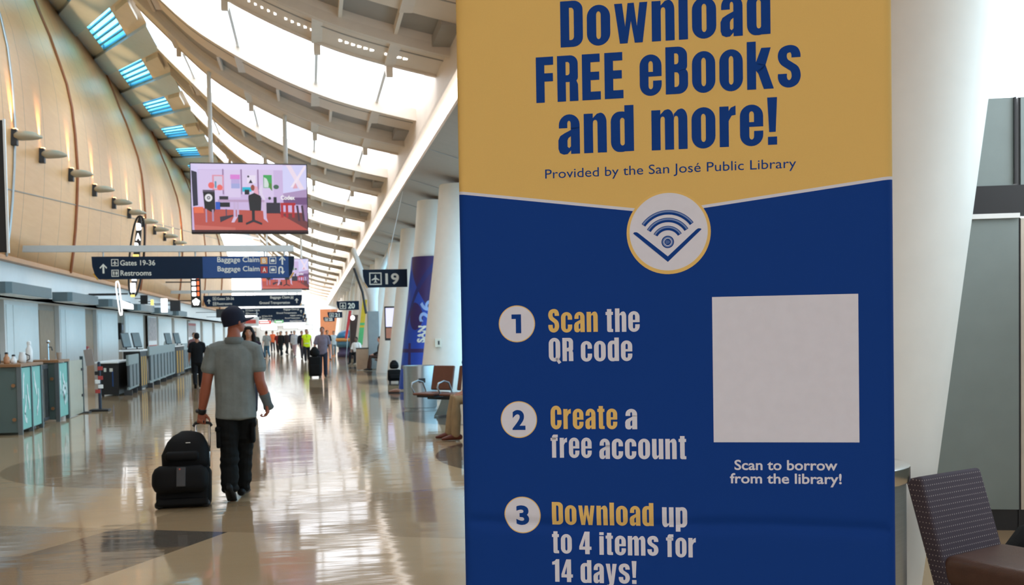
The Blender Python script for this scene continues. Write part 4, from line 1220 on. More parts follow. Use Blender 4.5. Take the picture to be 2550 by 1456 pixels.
# black counters with slatted screens
M_slat = mat('grey slat metal', (132, 146, 146), 0.4, metal=0.2, var=0.04)
M_slatd = mat('darker grey slat metal', (96, 110, 114), 0.4, metal=0.2, var=0.04)  # slats are a darker grey than their rails
def slat_screen(p0, p1, n_, label, h_=1.18):
    d = Vector((p1[0]-p0[0], p1[1]-p0[1], 0)); L = d.length; a = math.atan2(d.y, d.x)
    t = thing('slatted_screen', label, 'screen', (p0[0], p0[1], 0), a, 'grey slatted queue screens')
    e = MB(); e.box(0, L, -.03, .03, h_-.28, h_); e.build('top_rail', M_slat, t)
    e = MB(); e.box(0, L, -.02, .02, .14, .22); e.build('bottom_rail', M_slat, t)
    e = MB(); e.box(0, L, -.005, .015, .20, h_-.27); e.build('back_panel', M_charcoal, t)
    for k in range(n_):
        x = L*(k+.5)/n_
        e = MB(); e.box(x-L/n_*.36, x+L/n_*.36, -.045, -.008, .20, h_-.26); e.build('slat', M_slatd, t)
    for k in range(max(2, n_//2)+1):
        x = 0.05+(L-.1)*k/max(2, n_//2)
        e = MB(); e.box(x-.03, x+.03, -.10, .10, 0, .14); e.build('foot', M_charcoal, t)
slat_screen((-4.74, 27.75), (-4.86, 30.1), 3, 'nearest short grey slatted screen attached to the black counter', 1.06)
slat_screen((-4.79, 31.6), (-5.02, 39.2), 8, 'longest grey slatted screen in the middle of the check-in row', 1.24)
slat_screen((-5.16, 42.6), (-5.21, 47.0), 6, 'farthest grey slatted screen, beside the person in the black tee', 1.22)
M_yel = mat('golden yellow print', (196, 148, 40), 0.5)
def counter(loc, sx, sy, h_, label, yellow=False):
    t = thing('check_in_counter', label, 'counter', loc)
    e = MB(); e.box(0, sx, 0, sy, .04, h_); e.build('body', M_black, t)
    e = MB(); e.rbox(-.10, sx+.02, -.12, sy+.04, h_, h_+.05, .012, 2); e.build('counter_top', M_ceramic, t)
    e = MB(); e.box(.04, sx-.04, -.012, -.001, .18, h_-.08); pn = e.build('front_panel', M_black, t)
    if yellow:
        for k in range(5):
            e = MB(); e.box(.06+k*.02, .09+k*.02, -.016, -.013, .2+.13*k, .28+.13*k); e.build('print', M_yel, pn)
        e = MB(); e.box(sx*.35, sx*.62, -.018, -.013, .25, h_-.25); e.build('print', M_tealart if False else M_signtxt, pn)
        e = MB(); e.box(sx*.75, sx*.9, -.018, -.013, .12, h_-.12); e.build('print', M_yel, pn)
        for k in range(3):
            e = MB(); e.box(sx+.001, sx+.006, sy*(.12+.3*k), sy*(.24+.3*k), .12, h_-.15); e.build('print', M_yel, pn)
    else:
        e = MB(); e.box(.10, .16, -.016, -.013, h_-.22, h_-.12); e.build('print', M_signtxt, pn)
        e = MB(); e.box(.24, .32, -.016, -.013, h_-.22, h_-.13); e.build('print', M_signtxt, pn)
        e = MB(); e.box(.30, .33, -.016, -.013, .25, .65); e.build('print', M_bluesign, pn)
    for x in (.05, sx-.05):
        e = MB(); e.box(x-.03, x+.03, .02, .08, 0, .05); e.build('foot', M_black, t)
    return t
counter((-5.42, 27.7, 0), .46, 2.2, .86, 'nearest black check-in counter with a white top')
counter((-5.28, 30.3, 0), .46, 1.2, 1.12, 'tall black and yellow check-in counter before the long slatted screen', True)
counter((-5.42, 39.6, 0), .40, 2.6, 1.12, 'black and yellow check-in counter between the two long slatted screens', True)
def monitor(loc, rz, label, h_=.44, w=.30):
    t = thing('monitor', label, 'monitor', loc, rz, 'check-in monitors')
    Mx = Matrix.Translation((0, 0, .06)) @ Matrix.Rotation(R(-16), 4, 'X')
    e = MB(); e.rbox(-w/2, w/2, -.02, .02, 0, h_, .01, 2, M=Mx); e.build('casing', M_charcoal, t)
    e = MB(); e.box(-w/2+.02, w/2-.02, -.024, -.021, .02, h_-.02, M=Mx); e.build('screen', mat('grey screen glass', (120, 134, 138), 0.15), t)
    e = MB(); e.rbox(-.12, .12, -.08, .12, 0, .02, .006, 2); e.tube([(0, .04, .01), (0, .06, .2)], .02, 8); e.build('stand', M_black, t)
monitor((-5.2, 30.5, 1.176), R(52), 'left one of two dark tilted monitors on the tall counter')
monitor((-4.96, 30.85, 1.176), R(52), 'right one of two dark tilted monitors on the tall counter')
monitor((-5.28, 39.9, 1.176), R(52), 'pale monitor on the counter between the long slatted screens')
monitor((-5.12, 41.2, 1.176), R(52), 'dark monitor near the counter clerk')
# posters and fittings on the back wall
M_pa = mat('poster photo', (150, 132, 128), 0.4, var=0.5, scale=7)
M_pb = mat('poster blue', (84, 100, 126), 0.4, var=0.3, scale=9)
for (y0, y1, z0, z1, lab) in ((45.9, 48.3, .55, 2.44, 'tall poster with a photo collage on the check-in back wall'), (60.5, 64.5, .8, 2.35, 'red topped advertising panel behind the person in the black tee')):
    t = thing('poster', lab, 'poster', (-6.93, y0, z0))
    L, H_ = y1-y0, z1-z0
    e = MB(); e.box(-.03, 0, 0, L, 0, H_); e.build('board', M_ceramic, t)
    e = MB(); e.box(0, .006, .08, L-.08, H_*.42, H_-.06); e.build('picture', M_pa, t)
    e = MB(); e.box(0, .006, .08, L-.08, .05, H_*.24); e.build('picture', M_pb, t)
    e = MB(); e.box(0, .008, .08, L-.08, H_*.86 if 'red' in lab else H_*.28, H_*.94 if 'red' in lab else H_*.32); e.build('banner_strip', M_red, t)
t = thing('fire_alarm', 'small red fire alarm box on the back wall', 'alarm', (-6.99, 33.55, 1.05))
e = MB(); e.rbox(-.02, .07, 0, .28, 0, .22, .01, 2); e.build('housing', M_red, t)
e = MB(); e.box(.07, .08, .06, .22, .07, .15); e.build('plate', M_ceramic, t)
t = thing('wall_phone', 'black wall unit between two pale panels', 'phone', (-6.99, 39.45, 1.45))
e = MB(); e.rbox(-.05, .08, 0, .42, 0, .62, .02, 2); e.build('housing', M_black, t)
e = MB(); e.box(.08, .09, .08, .34, .35, .55); e.build('display', M_pb, t)

# ---- shop fronts and signs deep in the concourse
def shop_sign(loc, w, h_, m_, label, strip=None):
    t = thing('shop_sign', label, 'sign', loc)
    e = MB(); e.rbox(-w/2, w/2, 0, .2, 0, h_, .03, 2); e.build('sign_face', m_, t)
    e = MB(); e.box(-w*.35, w*.35, -.03, -.001, h_*.3, h_*.7); e.build('sign_band', strip or M_ceramic, t)
    for x in (-w*.4, w*.4):
        e = MB(); e.tube([(x, .1, h_-.02), (x, .1, h_+.5)], .02, 6); e.build('hanger', M_lightmetal, t)
M_sg = mat('shop green', (96, 170, 104), .5); M_sr = mat('shop red', (214, 84, 74), .5); M_sc = mat('shop cyan', (70, 160, 190), .5)
shop_sign((-4.05, 70, 2.10), 1.3, .62, M_ceramic, 'white shop sign with a red band right of the cap brim', M_sr)
shop_sign((-4.7, 71.5, 2.12), .5, .42, M_sc, 'cyan shop sign just right of the cap brim')
shop_sign((-4.5, 104, 2.55), 1.3, .34, M_sr, 'red shop sign low over the far crowd')
shop_sign((-3.1, 105, 2.62), .9, .30, M_sg, 'green shop sign low over the far crowd')
shop_sign((-5.6, 78, 2.5), 1.1, .5, M_red, 'dark red sign above the far shops, left of the cap')
for i, (x, y, z, lab) in enumerate(((-4.6, 118, 2.0, 'leftmost glowing shop light at the far end'), (-2.3, 126, 2.2, 'middle glowing shop light at the far end'), (-.6, 130, 2.1, 'rightmost glowing shop light at the far end'))):
    t = thing('shop_light', lab, 'light', (x, y, z), 0, 'glowing shop lights at the far end')
    e = MB(); e.rbox(-.9, .9, 0, .15, 0, .45, .05, 2); e.build('light_panel', M_neon, t)
    e = MB(); e.rbox(-.95, .95, .1, .2, -.05, .5, .03, 2); e.build('casing', M_charcoal, t)
# ================================================================== RIGHT SIDE: gate seats, bins, columns' fittings
def wrap_mat():
    m, nt, b = newmat('blue event print')
    g = NG(nt); x, y, z = g.xyz()
    blu = lin((24, 62, 164)); pur = lin((48, 30, 92)); nav = lin((22, 36, 108))
    ang = g.m('ARCTAN2', y, x)
    def disc(a0, z0, ra, rz):
        return g.m('LESS_THAN', g.m('ADD', g.m('POWER', g.m('DIVIDE', g.m('SUBTRACT', ang, a0), ra), 2), g.m('POWER', g.m('DIVIDE', g.m('SUBTRACT', z, z0), rz), 2)), 1.0)
    c = g.mix(g.noise(0.8), blu, lin((30, 78, 184)))
    tri = g.m('GREATER_THAN', g.m('ADD', z, g.m('MULTIPLY', ang, 1.1)), 0.95)
    c = g.mix(tri, c, pur)
    c = g.mix(disc(-1.75, 1.95, 0.42, 0.36), c, pur)
    c = g.mix(g.m('LESS_THAN', g.m('ABSOLUTE', g.m('SUBTRACT', g.m('ADD', z, g.m('MULTIPLY', ang, -0.9)), 4.05)), 0.10), c, nav)
    for z0 in (0.62, 1.05):
        c = g.mix(g.m('LESS_THAN', g.m('ABSOLUTE', g.m('SUBTRACT', z, z0)), 0.05), c, pur)
    c = g.mix(g.m('MULTIPLY', g.m('LESS_THAN', g.m('ABSOLUTE', g.m('SUBTRACT', ang, -2.15)), 0.10), g.m('LESS_THAN', z, 1.25)), c, pur)
    nt.links.new(c, b.inputs['Base Color'])
    b.inputs['Roughness'].default_value = 0.4
    return m
cw = thing('wrapped_column', 'column wrapped in a blue and purple event print with white lettering', 'column', (2.78, 26.5, 0))
RAD = 0.51
cb = column(0, xb=0, lean=0.12, r=0.50, top=5.0); co_ = cb.build('column_core', M_plaster, cw); smooth_by_angle(co_, 50)
e = MB(); N = 32; vs, fs = [], []
for z in (0.04, 1.2, 2.4, 3.52):
    for k in range(N):
        th = 2*PI*k/N; vs.append((0.12*z+RAD*math.cos(th), RAD*math.sin(th), z))
for i in range(3):
    for k in range(N): fs.append((i*N+k, i*N+(k+1) % N, (i+1)*N+(k+1) % N, (i+1)*N+k))
e.add(vs, fs); sl = e.build('printed_sleeve', wrap_mat(), cw, smooth=True)
def onsleeve(a, b):
    th = R(-88)-b/RAD
    return (0.12*a+(RAD+.008)*math.cos(th), (RAD+.008)*math.sin(th), a)
e = MB(); put_text(e, 'SAN', 1.26, 1.70, 0.02, .20, onsleeve, bold=.05); e.build('lettering', M_signtxt, sl)
e = MB(); put_text(e, '26', 1.80, 2.36, -0.08, .30, onsleeve, bold=.03); e.build('lettering', mat('pale blue print', (150, 176, 226), 0.5), sl)
t = thing('outlet', 'small cream power outlet on the column beside the blue print', 'outlet', (2.87, 22.755, 1.28))
e = MB(); e.rbox(-.07, .07, -.02, .03, -.10, .10, .008, 2); e.build('cover', mat('cream plastic', (214, 208, 192), 0.4), t)
e = MB(); e.box(.0, .04, -.024, -.019, -.04, .05); e.build('socket', M_charcoal, t)

def bin_(name, label, loc, r, h_, lid):
    t = thing(name, label, 'bin', loc)
    e = MB(); e.lathe([(r*.96, 0), (r*.96, .03), (r, .04), (r, h_-.06), (r, h_-.05)], 40); o = e.build('drum', M_steel, t); smooth_by_angle(o, 40)
    e = MB(); e.lathe([(r+.012, h_-.06), (r+.015, h_-.055), (r+.015, h_), (r*.97, h_+.008), (r*.5, h_+.01)] if lid else [(r+.012, h_-.06), (r+.012, h_), (r-.02, h_), (r-.02, h_-.04), (r*.3, h_-.045)], 40)
    o = e.build('rim', M_chrome if lid else M_steel, t); smooth_by_angle(o, 40)
    e = MB(); e.box(-r*.2, r*.2, -r-.012, -r+.01, h_*.62, h_*.72); e.build('label_plate', M_charcoal, t)
bin_('waste_bin', 'wide silver drum bin at the end of the gate seats', (2.15, 20.0, 0), .335, .87, False)
bin_('waste_bin', 'silver bin just behind the right edge of the banner', (2.04, 3.66, 0), .285, 1.0, True)

# tandem gate seats
M_brown = mat('brown seat leather', (104, 62, 46), 0.45, var=0.08, scale=12)
M_alu = mat('cast aluminium', (170, 176, 180), 0.3, metal=0.8)
def bench(loc, rz, n_, label):
    t = thing('seat_bench', label, 'seat', loc, rz)
    W_ = .60
    e = MB(); e.rbox(-.25, W_*n_-.15, .0, .08, .30, .36, .01, 2); e.build('beam', M_charcoal, t)
    for k in range(n_):
        x = k*W_
        Mx = Matrix.Translation((x, .10, .43)) @ Matrix.Rotation(R(-13), 4, 'X')
        e = MB(); e.rbox(-.24, .24, -.02, .035, .04, .50, .02, 3, M=Mx); e.build('backrest', M_brown, t)
        e = MB(); e.rbox(-.24, .24, -.44, .06, .40, .445, .02, 3); e.build('seat', M_brown, t)
        e = MB(); e.box(-.20, .20, -.36, .02, .36, .40, M=Matrix.Translation((x, 0, 0)) if False else None)
        e.v = [Vector((v.x+x, v.y, v.z)) for v in e.v]; e.build('seat_pan', M_charcoal, t)
    for o in [c for c in t.children if c.name.startswith('seat') and not c.name.startswith('seat_pan')]:
        pass
    ss_ = [c for c in t.children if c.name.split('.')[0] == 'seat']
    for k, o in enumerate(ss_): o.location.x = k*W_
    for k in range(n_+1):
        x = k*W_-W_/2
        e = MB(); e.tube([(x, .06, .36), (x, .02, .48), (x, -.06, .62), (x, -.20, .655), (x, -.36, .62), (x, -.40, .55), (x, -.30, .42), (x, -.14, .36)], .016, 8); e.build('armrest', M_alu, t, smooth=True)
    for x in (.15, W_*n_-.75):
        e = MB(); e.prism([(-.26, 0), (.26, 0), (.16, .14), (.08, .31), (-.08, .31), (-.16, .14)], lambda a, c, x=x: (x+a, .02, c), lambda a, c, x=x: (x+a, .06, c)); e.build('leg', M_alu, t)
        e = MB(); e.box(x-.05, x+.05, -.25, .33, 0, .025); e.build('foot_bar', M_alu, t)
    return t
bench((2.27, 18.15, 0), R(-45), 2, 'row of brown leather gate seats with looped armrests beside the silver bin')
bench((2.62, 14.0, 0), R(-90), 2, 'brown gate seat under the person in khaki trousers, mostly behind the banner')
t = thing('shoe', 'tan shoe resting on the floor left of the silver drum bin', 'shoe', (2.08, 25.4, 0), R(60))
e = MB(); e.tube([(0, -.12, .05), (0, -.05, .055), (0, .06, .045), (0, .15, .03)], [(.042, .048), (.048, .055), (.05, .042), (.034, .026)], 12); e.build('upper', mat('tan shoe leather', (150, 110, 92), .5), t, smooth=True)
e = MB(); e.tube([(0, -.13, .012), (0, .0, .012), (0, .17, .012)], [(.045, .012), (.052, .012), (.04, .012)], 12); e.build('sole', M_charcoal, t)
bench((3.0, 40.9, 0), R(-90), 1, 'brown gate seats behind the grey clad column')
M_bag = mat('black nylon', (10, 10, 12), 0.7, var=0.15, bump=0.1, spec=0.2)
def luggage(name, label, loc, w, d, h_, rz=0, bag=True):
    t = thing(name, label, 'suitcase', loc, rz)
    e = MB(); e.rbox(-w/2, w/2, -d/2, d/2, .05, h_, .05, 4); e.build('shell', M_bag, t, smooth=True)
    e = MB(); e.rbox(-w*.38, w*.38, -d/2-.04, -d/2+.02, .12, h_*.62, .02, 3); e.build('pocket', M_bag, t)
    for sx in (-1, 1):
        e = MB(); e.tube([(sx*w*.36, d*.2, .03), (sx*w*.36+.02, d*.2, .03)], .03, 10); e.build('wheel', M_dark, t)
        e = MB(); e.box(sx*w*.36-.03, sx*w*.36+.03, -d*.4, -d*.4+.05, 0, .06); e.build('foot', M_dark, t)
    e = MB(); e.tube([(-.10, d*.3, h_-.02), (-.10, d*.3, h_+.22), (.10, d*.3, h_+.22), (.10, d*.3, h_-.02)], .011, 8); e.build('pull_handle', M_steel, t)
luggage('suitcase', 'black suitcase standing by the column beyond the silver drum bin', (2.50, 30.6, 0), .40, .28, .40)
t = thing('backpack', 'black backpack set on top of the suitcase by the column', 'bag', (2.50, 30.56, .44))
t.scale = (.8, .8, .62)
e = MB(); e.tube([(0, .0, .03), (0, .0, .12), (0, .02, .26), (0, .03, .36)], [(.17, .10), (.18, .11), (.16, .10), (.09, .06)], 14); e.build('pack', M_bag, t, smooth=True)
e = MB(); e.rbox(-.12, .12, -.15, -.08, .04, .2, .02, 3); e.build('pocket', M_bag, t)
# jacket thrown over the second seat
t = thing('jacket', 'black jacket slung over the second brown gate seat', 'jacket', (2.78, 17.78, .985), R(-45))
e = MB(); e.tube([(-.16, .10, -.02), (-.08, .12, .05), (.02, .12, .06), (.14, .13, .12), (.24, .14, .20)], [(.05, .05), (.08, .07), (.07, .06), (.08, .07), (.05, .05)], 12, ref=(0, 1, 0)); e.build('cloth', M_bag, t, smooth=True)
e = MB(); e.box(-.04, -.005, .02, .028, -.10, .03, 0, Matrix.Rotation(R(22), 4, 'Y')); e.build('white_tag', M_ceramic, t)
# grey clad column with branching top at gate 20
t = thing('branching_column', 'grey clad column with a white branching head, behind gate sign 19', 'column', (2.60, 42.0, 0))
e = MB(); e.rbox(-.24, .24, -.24, .24, 0, 2.42, .03, 2); e.build('cladding', mat('grey cladding', (140, 146, 148), 0.45, var=0.05), t)
e = MB(); e.tube([(0, 0, 2.4), (0, 0, 3.0), (-.05, 0, 3.5)], [(.20, .2), (.22, .2), (.34, .2)], 14); e.build('column_head', M_white, t, smooth=True)
for sx in (-1, 1):
    e = MB(); e.tube([(sx*.08, 0, 3.3), (sx*.35-.05, 0, 3.9), (sx*.75, 0, 5.0)], [(.16, .14), (.14, .12), (.10, .10)], 12); e.build('branch', M_white, t, smooth=True)
e = MB(); e.tube([(-.30, -.2, 2.35), (-.42, -.2, 3.2), (-.75, -.15, 4.2)], .05, 8); e.build('cable_duct', M_charcoal, t)
t = thing('gate_podium', 'low tan box cabinet in front of the grey clad column', 'cabinet', (2.08, 41.3, 0))
e = MB(); e.rbox(-.24, .24, -.2, .2, .03, .88, .015, 2); e.build('cabinet_body', mat('tan laminate', (172, 146, 122), 0.5), t)
e = MB(); e.box(-.25, .25, -.21, .21, .88, .92); e.build('top', M_charcoal, t)
t = thing('gate_display', 'upright dark framed gate screen on the seat side', 'screen', (2.72, 35.2, 1.25))
e = MB(); e.rbox(-.14, .30, 0, .08, 0, 1.2, .012, 2); e.build('casing', M_dark, t)
e = MB(); e.box(-.10, .27, -.006, -.001, .48, 1.14); e.build('screen', emit('lavender screen', (206, 206, 244), 0.9), t)
e = MB(); e.box(-.10, .27, -.006, -.001, .08, .44); e.build('screen', mat('terracotta picture', (188, 122, 98), 0.4), t)
e = MB(); e.box(.03, .13, .02, .06, -1.25, .0); e.build('post', M_steel, t)
# pennants and kiosks farther on
t = thing('pennant', 'tall yellow and green pennant leaning beside the grey clad column', 'pennant', (2.40, 52.5, 0.75))
def seg_(nm, z0, z1, m_):
    e = MB(); e.prism([(z0*.13, z0), (z0*.13+.34, z0), (z1*.13+.34, z1), (z1*.13, z1)], lambda a, c: (a, -.03, c), lambda a, c: (a, .03, c)); e.build(nm, m_, t)
M_py = mat('pennant yellow', (214, 178, 42), 0.5); M_pg = mat('pennant green', (84, 176, 112), 0.5)
seg_('lower_cloth', 0.15, 1.05, M_pg); seg_('band', 1.05, 1.17, M_py); seg_('band', 1.17, 1.30, M_pg); seg_('upper_cloth', 1.30, 2.5, M_py)
e = MB(); e.tube([(.0, 0.04, -.75), (.17, .05, 1.0), (.5, .05, 2.55)], .02, 8); e.build('pole', M_steel, t)
t = thing('pennant', 'slim red pennant under gate sign 20', 'pennant', (1.95, 58, 1.2))
e = MB(); e.prism([(0, 0), (.14, 0), (.42, 1.6), (.26, 1.6)], lambda a, c: (a, -.03, c), lambda a, c: (a, .03, c)); e.build('cloth', mat('pennant red', (196, 46, 52), 0.5), t)
e = MB(); e.tube([(.05, .04, -1.2), (.3, .04, 1.6)], .02, 8); e.build('pole', M_steel, t)
t = thing('kiosk', 'rounded blue topped kiosk with an orange band, beyond the tan cabinet', 'kiosk', (2.34, 64, 0))
t.scale = (1.3, 1.3, 1.0)
e = MB(); e.lathe([(.52, 0), (.52, .30), (.46, .34), (.46, .62)], 24); e.build('plinth', mat('purple plinth', (74, 66, 104), 0.5), t, smooth=True)
e = MB(); e.lathe([(.46, .62), (.55, .70), (.56, 1.0)], 24); e.build('lower_shell', mat('teal blue shell', (64, 118, 146), 0.4), t, smooth=True)
e = MB(); e.lathe([(.57, 1.0), (.60, 1.08), (.58, 1.2)], 24); e.build('orange_band', mat('kiosk orange', (222, 158, 84), 0.4), t, smooth=True)
e = MB(); e.lathe([(.56, 1.2), (.54, 1.35), (.46, 1.52), (.30, 1.66), (.06, 1.72)], 24); e.build('dome', mat('kiosk blue', (40, 120, 170), 0.35), t, smooth=True)
# dark shop unit and lamp under sign 20
t = thing('shop_unit', 'dark shop unit under gate sign 20 with a round white lamp', 'shop', (2.5, 60, 0))
e = MB(); e.rbox(-.15, .75, 0, 1.2, 0, 2.6, .03, 2); e.build('cabinet_body', mat('dark brown unit', (62, 46, 44), 0.5), t)
e = MB(); e.ball((.0, -.12, 2.42), (.13, .06, .15), 14, 8); e.build('lamp', M_neon, t, smooth=True)
e = MB(); e.box(.45, .6, -.02, 0, 1.9, 2.5); e.build('panel', mat('teal unit panel', (40, 96, 110), 0.5), t)

# ---- armchair and bag at the right
def dotted_fabric():
    m, nt, b = newmat('dotted upholstery')
    g = NG(nt); x, y, z = g.xyz()
    S_ = 0.0175
    SZ = 0.0255
    def cell(a, off=None, S_=0.0175):
        v = g.m('DIVIDE', a, S_)
        if off is not None: v = g.m('ADD', v, off)
        return g.m('SUBTRACT', g.m('FRACT', v), 0.5)
    w = g.m('SUBTRACT', x, y)
    row = g.m('FLOOR', g.m('DIVIDE', z, SZ))
    sh_ = g.m('MULTIPLY', g.m('MODULO', g.m('ABSOLUTE', row), 2.0), 0.5)
    a = cell(w, sh_); c_ = cell(z, None, SZ)
    d = g.m('ADD', g.m('MULTIPLY', a, a), g.m('MULTIPLY', c_, c_))
    dot = g.m('LESS_THAN', d, 0.012)
    nz = g.noise(300.0, detail=2)
    base = g.mix(nz, lin((54, 48, 55)), lin((82, 74, 84)))
    col = g.mix(g.m('MULTIPLY', dot, 0.65), base, lin((214, 206, 196)))
    nt.links.new(col, b.inputs['Base Color'])
    b.inputs['Roughness'].default_value = 0.8
    b.inputs['Specular IOR Level'].default_value = 0.2
    return m
ac = thing('armchair', 'dark dotted fabric lounge chair with brown leather seat in front of the white column', 'chair', (2.94, 4.40, 0), R(22))
# local x along the back, -y the way the seat faces
M_dot = dotted_fabric()
Mx = Matrix.Translation((0, 0.0, .80)) @ Matrix.Rotation(R(-17), 4, 'X') @ Matrix.Translation((0, 0, -.80))
e = MB(); e.rbox(-.005, .515, .0, .095, .10, .80, .022, 4, M=Mx); o = e.build('backrest', M_dot, ac); smooth_by_angle(o, 50)
M_leather = mat('dark brown leather', (82, 56, 46), 0.38, var=0.12, scale=20, bump=0.15, bscale=120)
e = MB(); e.rbox(.0, .515, -.66, -.10, .27, .425, .05, 5); o = e.build('seat', M_leather, ac); smooth_by_angle(o, 60)
e = MB(); e.rbox(.01, .505, -.62, -.08, .12, .27, .02, 3); o = e.build('seat_base', M_dot, ac)
for x in (.05, .46):
    for y in (-.58, .05):
        e = MB(); e.tube([(x, y, 0.0), (x, y, .14)], [.016, .022], 10); e.build('leg', M_dark, ac)
t = thing('duffel_bag', 'black bag at the right border behind the dotted chair', 'bag', (4.02, 4.92, 0))
e = MB(); e.tube([(-.14, .05, .12), (-.02, 0, .2), (.2, 0, .24), (.42, 0, .22)], [(.10, .12), (.17, .2), (.20, .24), (.15, .2)], 16, ref=(0, 1, 0)); e.build('body', M_bag, t, smooth=True)
e = MB(); e.tube([(-.02, -.1, .3), (.06, -.16, .46), (.2, -.14, .50), (.3, -.1, .38)], .02, 8); e.build('strap', M_bag, t, smooth=True)
# ================================================================== PEOPLE
def soft(mb, name, voxel, m_, parent, its=3, fac=0.5):
    """grow one continuous skin over overlapping limbs"""
    o = mb.build(name, m_, parent)
    a = o.modifiers.new('r', 'REMESH'); a.mode = 'VOXEL'; a.voxel_size = voxel; a.use_smooth_shade = True
    s = o.modifiers.new('s', 'SMOOTH'); s.iterations = its; s.factor = fac
    bpy.context.view_layer.update()
    me = bpy.data.meshes.new_from_object(o.evaluated_get(bpy.context.evaluated_depsgraph_get()))
    o.modifiers.clear()
    old = o.data; o.data = me
    bpy.data.meshes.remove(old)
    me.materials.clear(); me.materials.append(m_)
    me.polygons.foreach_set('use_smooth', [True]*len(me.polygons))
    return o

def hand(mb, W_, d, nrm, thumb, curl=30, s=1.0, seg=8):
    W_, d, nrm, thumb = Vector(W_), Vector(d).normalized(), Vector(nrm).normalized(), Vector(thumb).normalized()
    side = thumb
    mb.tube([W_-d*.02*s, W_+d*.03*s, W_+d*.085*s], [(.030*s, .022*s), (.040*s, .018*s), (.041*s, .015*s)], 12, ref=side)
    for k, (off, L, fan) in enumerate(((.030, .92, .05), (.010, 1.04, .0), (-.011, .98, -.03), (-.031, .76, -.09))):
        p = W_+d*.082*s+side*off*s
        q = [p-d*.02*s, p]
        dirv = (d+side*fan).normalized()
        ang = curl*(0.8+0.1*k)
        for j, ln in enumerate((.043, .027, .022)):
            rot = Matrix.Rotation(R(ang), 3, side.cross(d).cross(d).normalized() if False else d.cross(nrm).normalized())
            dirv = (rot @ dirv).normalized()
            p = p+dirv*ln*L*s; q.append(p.copy())
        mb.tube(q, [.0098*s, .0098*s, .0092*s, .0085*s, .0075*s], seg)
    p = W_+d*.018*s+side*.030*s
    dv = (d*.62+side*.60+nrm*.35).normalized()
    p1 = p+dv*.042*s; p2 = p1+(dv+nrm*.35+d*.3).normalized()*.030*s; p3 = p2+(d*.8+nrm*.5).normalized()*.020*s
    mb.tube([p, p1, p2, p3], [.015*s, .0125*s, .0105*s, .008*s], seg)

DEF = dict(shL=(-.185, -.01, 1.40), elL=(-.235, -.03, 1.12), wrL=(-.25, .03, .88), shR=(.185, -.01, 1.40), elR=(.235, -.03, 1.12), wrR=(.25, .03, .88),
           hipL=(-.09, 0, .92), knL=(-.095, .03, .50), anL=(-.095, -.02, .09), hipR=(.09, 0, .92), knR=(.095, .03, .50), anR=(.095, -.02, .09),
           toeL=(0, 1, -.05), toeR=(0, 1, -.05), dz=0.0, lean=0.0, curlL=28, curlR=28)
skins = {}
def skin(rgb):
    if rgb not in skins: skins[rgb] = mat('skin %d' % len(skins), rgb, 0.5, var=0.08, scale=14)
    return skins[rgb]
cloths = {}
def cloth(rgb, rough=0.8):
    if rgb not in cloths: cloths[rgb] = mat('clothing %d' % len(cloths), rgb, rough, var=0.12, scale=9, spec=0.2, bump=0.25, bscale=30)
    return cloths[rgb]

